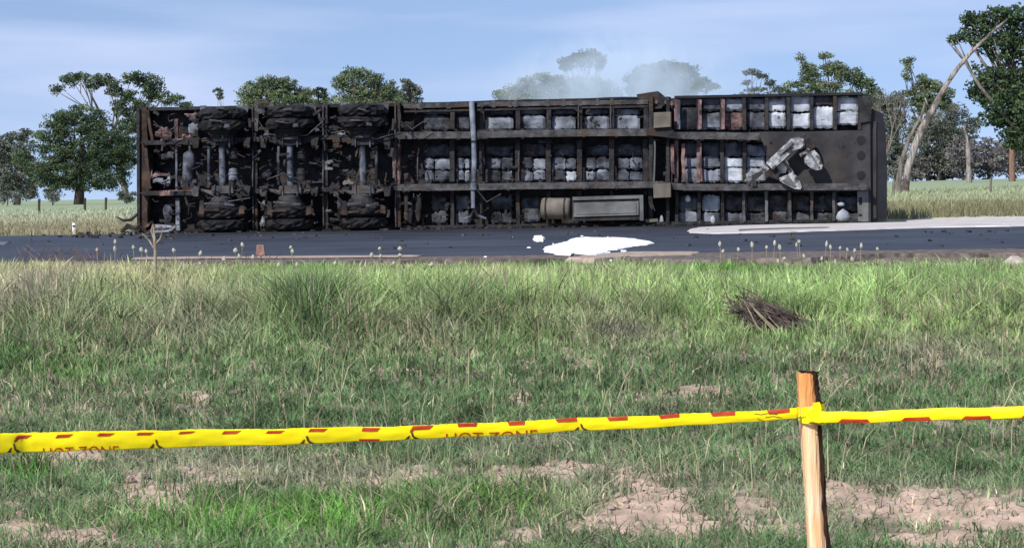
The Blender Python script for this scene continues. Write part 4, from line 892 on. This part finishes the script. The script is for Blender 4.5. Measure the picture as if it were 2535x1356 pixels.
mb.build('branches', M['straw'], root)
# crossed bleached stalks lying near the tape
for pts, lab in (([(1528,995),(1542,950),(1566,905),(1569,880)], 'bleached dry stalk leaning right in the grass above the tape, left of the stake'), ([(1582,895),(1598,930),(1608,985)], 'bleached dry stalk leaning left beside the other above the tape'),
                 ([(2040,1002),(2062,975),(2088,945)], 'bleached broken stalk just right of the top of the stake'), ([(1915,1072),(1945,1050),(1960,1040)], 'short bleached stalk below the tape just left of the stake'), ([(1848,930),(1868,985),(1885,1000)], 'curved dry stalk left of the top of the stake'), ([(2230,1000),(2238,975),(2244,960)], 'short pale stalk right of the stake above the tape')):
    dd = 12.4 if pts[0][1] < 1010 else 11.2
    base = at(*pts[0], dd); gz = float(zfull(np.array([base.x]), np.array([base.y+SK*base.x]))[0]); off = Vector((0, 0, 0))
    P = [at(x, y, dd) for x, y in pts]; zmin = min(p.z for p in P); sh = max(-.12, min(.12, gz-zmin))*0
    mb = MB(); mb.tube([p+Vector((0,0,sh)) for p in P], [.0042]*len(P), 6); tag(mb.build('dry_stalk', M['straw']), lab, 'stalk', 'bleached stalks in the grass')

# ------------------------------------------------------------------ stake and barrier tape
DP = 5.0
pt = at(1996, 922, DP); pb = at(2026, 1356, DP); ax = (pb-pt).normalized(); gnd = -.95
bot = pt + ax*((gnd-.1-pt.z)/ax.z)
post = empty('wooden_stake', (bot.x, bot.y, gnd)); tag(post, 'rough wooden stake holding up the yellow tape at lower right', 'stake')
def post_piece(z_from, z_to, w, nm, mt, xoff=0, dep=.042, seg=14, yo=0, jit=.0015, taper=0):
    vs = []; fs = []
    for k in range(seg+1):
        z = z_from+(z_to-z_from)*k/seg; c = bot + (pt-bot)*((z-bot.z)/(pt.z-bot.z)); ww = w*(1-taper*k/seg)
        for (a, b_) in ((-.5,-.42),(-.2,-.55),(.25,-.5),(.5,-.35),(.5,.5),(-.5,.5)):
            vs.append((c.x+xoff+a*ww+random.uniform(-jit,jit)-post.location.x, c.y+yo+b_*dep+random.uniform(-jit,jit)-post.location.y, z-post.location.z))
    for k in range(seg):
        for i in range(6): fs.append((k*6+i, k*6+(i+1) % 6, k*6+6+(i+1) % 6, k*6+6+i))
    fs += [tuple(range(5,-1,-1)), tuple(seg*6+i for i in range(6))]
    return MB().add(vs, fs).build(nm, mt, post)
zt = pt.z; zk = at(2015, 1045, DP).z
post_piece(bot.z, zk, .040, 'stake_shaft', M['post'], xoff=-.003)
post_piece(zk, zt, .040, 'stake_top', M['post_top'], seg=6, xoff=-.003, taper=.04)
post_piece(bot.z, zk+.0, .011, 'bark_strip', M['bark_dark'], xoff=.0205, dep=.044, yo=-.001, seg=40, jit=.0028)
post_piece(zk, zt+.001, .012, 'bark_strip', M['bark_dark'], xoff=.0205, dep=.044, yo=-.001, seg=16, jit=.0025)
mb = MB()
c = at(2000, 922, DP)
for _ in range(26): mb.box((c.x-post.location.x+random.uniform(-.018,.022), random.uniform(-.02,.02)+c.y-post.location.y, zt-post.location.z+random.uniform(-.001,.002)), (.006,.006,.004), Matrix.Rotation(random.uniform(0,3),3,'Z'), .001)
mb.build('splintered_top', M['bark_dark'], post)

tape = empty('barrier_tape', at(1010, 1070, 4.7)); tag(tape, 'yellow and red HOT ZONE barrier tape stretched across the foreground', 'barrier tape')
TL = Vector(tape.location)
# centre line: (x, y_top, y_bottom, depth)
TP_L = [(-260,1074,1126,4.25),(-40,1071,1121,4.32),(35,1071,1120,4.36),(60,1070,1119,4.38),(200,1068,1116,4.42),(385,1064,1109,4.5),(560,1062,1104,4.58),(758,1059,1099,4.64),(900,1056,1092,4.7),(1018,1053,1087,4.74),(1200,1046,1079,4.80),(1437,1034,1066,4.87),(1600,1028,1059,4.90),(1760,1021,1050,4.93),(1900,1014,1040,4.95),(1975,1010,1036,4.955)]
TP_R = [(2022,1019,1048,4.955),(2060,1019,1047,4.94),(2150,1017,1045,4.93),(2300,1011,1041,4.9),(2450,1007,1037,4.87),(2535,1004,1034,4.85),(2760,997,1029,4.8)]
def samp(tp, x, t):
    for a, b_ in zip(tp[:-1], tp[1:]):
        if a[0] <= x <= b_[0]: break
    f = (x-a[0])/(b_[0]-a[0]); yt = a[1]+(b_[1]-a[1])*f; yb = a[2]+(b_[2]-a[2])*f; dd = a[3]+(b_[3]-a[3])*f
    wv = .8*math.sin(x*.021)+.6*math.sin(x*.047+1)
    return x, yt+(yb-yt)*t+wv, dd
def tp3(tp, x, t, lift=0):            # point on the folded tape surface: rounded cross-section
    X, Y, dd = samp(tp, x, t); bulge = .0035*(1+.5*math.sin(X*.05)*math.sin(t*9+X*.013))*math.sin(math.pi*max(0, min(1, t)))
    return at(X, Y, dd-bulge-lift) - TL
def ribbon(tp, nm):
    xs_ = np.arange(tp[0][0], tp[-1][0]+1, 9.0); ts = [0,.08,.2,.4,.6,.8,.93,1]; vs = []; fs = []
    for x in xs_:
        x = min(x, tp[-1][0])
        for t in ts: vs.append(tp3(tp, x, t + (random.uniform(-.02,.02) if t in (0,1) else 0), random.uniform(-.0003,.0003)))
        X, Y, dd = samp(tp, x, .9); vs.append(at(X, Y, dd+.006)-TL); X, Y, dd = samp(tp, x, .1); vs.append(at(X, Y, dd+.006)-TL)
    n = len(ts)+2
    for k in range(len(xs_)-1):
        for i in range(n): fs.append((k*n+i, k*n+(i+1) % n, (k+1)*n+(i+1) % n, (k+1)*n+i))
    return MB().add(vs, fs).build(nm, M['tape'], tape, True)
ribbon(TP_L, 'tape_band'); ribbon(TP_R, 'tape_band')
def decal(tp, poly, nm, mt, nsub=5, lift=.0012):
    """polygon given as [(x, t)...] quad; laid on the band"""
    (x0,t0),(x1,t1),(x2,t2),(x3,t3) = poly; vs = []; fs = []; n = nsub
    for i in range(n+1):
        for k in range(4):
            f = i/n; g = k/3
            xa = (x0+(x1-x0)*f); ta = t0+(t1-t0)*f; xb = x3+(x2-x3)*f; tb = t3+(t2-t3)*f
            vs.append(tp3(tp, xa+(xb-xa)*g, ta+(tb-ta)*g, lift))
    for i in range(n):
        for k in range(3): a = i*4+k; fs.append((a, a+1, a+5, a+4))
    return MB().add(vs, fs).build(nm, mt, tape)
for (xa, xb, t0, t1, sl) in ((44,80,.13,.30,12),(143,182,.12,.29,10),(246,284,.11,.27,10),(342,382,.11,.25,8),(446,484,.11,.24,8),(555,598,.10,.28,10),(664,706,.10,.27,10),(768,812,.06,.26,8),(898,942,.06,.30,6),(1022,1074,.03,.32,8),(1132,1182,.0,.28,0),(1256,1300,.0,.30,-2),(1374,1428,.0,.28,-4),(1502,1554,.0,.30,-3),(1630,1682,.0,.32,-3),(1758,1820,.0,.34,-3),(1898,1955,.0,.38,-3)):
    decal(TP_L, [(xa, t0), (xb, t0), (xb-sl-3, t1), (xa-sl+3, t1)], 'red_stripe', M['tape_red'])
for (xa, xb) in ((2076,2154),(2232,2306),(2382,2456),(2530,2604)):
    decal(TP_R, [(xa+8, .68), (xb-6, .68), (xb, 1.0), (xa-3, 1.0)], 'red_stripe', M['tape_red'])
for x in (33, 385, 758, 1018, 1437):
    decal(TP_L, [(x-6, .72), (x-3, .72), (x-5, .98), (x-16, .98)], 'printed_mark', M['tape_black'], 3)
    decal(TP_L, [(x-1, .5), (x+4, .5), (x+7, .78), (x+2, .80)], 'printed_mark', M['tape_black'], 3)
    decal(TP_L, [(x+2, .80), (x+7, .78), (x+22, .99), (x+9, .99)], 'printed_mark', M['tape_black'], 3)
decal(TP_L, [(33, .38), (44, .26), (50, .28), (38, .5)], 'red_stripe', M['tape_red'], 3)
decal(TP_L, [(1016, .30), (1024, .30), (1022, .5), (1014, .5)], 'red_stripe', M['tape_red'], 3)
def lettering(txt, x0, x1, t_top, t_cut, over):
    """printed words whose lower half is folded away below the edge of the band"""
    cu = bpy.data.curves.new('lettering', 'FONT'); cu.body = txt; cu.resolution_u = 3
    to = bpy.data.objects.new('tmp', cu); COL.objects.link(to); bpy.context.view_layer.update()
    dg = bpy.context.evaluated_depsgraph_get(); me = bpy.data.meshes.new_from_object(to.evaluated_get(dg)); bpy.data.objects.remove(to)
    import bmesh
    bm = bmesh.new(); bm.from_mesh(me); bmesh.ops.remove_doubles(bm, verts=bm.verts, dist=1e-5)
    ys = [v.co.y for v in bm.verts]; xs2 = [v.co.x for v in bm.verts]; y1_, y0_ = max(ys), min(ys); xa, xb = min(xs2), max(xs2)
    cut = y1_ - (y1_-y0_)*over
    g = bm.verts[:]+bm.edges[:]+bm.faces[:]
    bmesh.ops.bisect_plane(bm, geom=g, plane_co=(0, cut, 0), plane_no=(0, -1, 0), clear_outer=True)
    for k in range(1, 12):
        g = bm.verts[:]+bm.edges[:]+bm.faces[:]; bmesh.ops.bisect_plane(bm, geom=g, plane_co=(xa+(xb-xa)*k/12, 0, 0), plane_no=(1, 0, 0))
    for v in bm.verts:
        X = x0+(x1-x0)*(v.co.x-xa)/(xb-xa); tt = t_top+(t_cut-t_top)*(y1_-v.co.y)/(y1_-cut); v.co = tp3(TP_L, X, tt, .0016)
    m_ = bpy.data.meshes.new('lettering'); bm.to_mesh(m_); bm.free(); m_.materials.append(M['tape_red']); o = bpy.data.objects.new('lettering', m_); COL.objects.link(o); o.parent = tape
lettering('HOT ZONE', 106, 294, .78, 1.0, .36)
lettering('HOT ZONE', 1104, 1330, .70, 1.0, .38)
decal(TP_L, [(888, .84), (940, .84), (938, 1), (890, 1)], 'red_stripe', M['tape_red'])
# tape wrapped and knotted round the stake
def wrap(y0, y1, wx, dep, tl, nm):
    vs = []; fs = []; nseg = 26; nt2 = 5
    cx_ = at(2007, (y0+y1)/2, DP)
    for i in range(nseg+1):
        a = 2*math.pi*i/nseg
        for k in range(nt2):
            t = k/(nt2-1); zz = at(2007, y0+(y1-y0)*t + tl*math.sin(a), DP).z; rr = 1+.08*math.sin(3*a+k)
            vs.append(Vector((cx_.x+math.sin(a)*wx*rr, cx_.y-math.cos(a)*dep*rr+random.uniform(-.0008,.0008), zz)) - TL)
    for i in range(nseg):
        for k in range(nt2-1): b_ = i*nt2+k; fs.append((b_, b_+1, b_+nt2+1, b_+nt2))
    return MB().add(vs, fs).build(nm, M['tape'], tape, True)
wrap(1008, 1036, .031, .032, 3, 'tape_wrap'); wrap(1001, 1024, .034, .035, -6, 'tape_wrap'); wrap(1022, 1046, .032, .036, 4, 'tape_wrap')
kn = [(2012,998),(2030,996),(2034,1010),(2030,1022),(2016,1018)]
MB().prism([at(x, y, DP-.044)-TL for x, y in kn], (0,.006,.001)).build('tape_knot', M['tape'], tape)
MB().prism([at(x, y, DP-.05)-TL for x, y in [(2000,1022),(2030,1016),(2064,1022),(2060,1040),(2030,1047),(2006,1042)]], (0,.005,.0)).build('tape_knot', M['tape'], tape)
for pts in ([(1868,1024),(1885,1026),(1905,1022),(1925,1026)], [(1895,1033),(1915,1030),(1935,1034)]):  # dark threads paint the shade in the folds of the tape
    MB().tube([at(x, y, 4.93)-TL for x, y in pts], .0012, 5).build('crease_shade', M['tape_black'], tape)
MB().tube([at(x, y, 4.95)-TL for x, y in [(2003,1046),(2020,1049),(2042,1046),(2064,1046)]], [.0015,.002,.002,.001], 5).build('crease_shade', M['tape_black'], tape)  # same painted shade along the lower edge of the knot
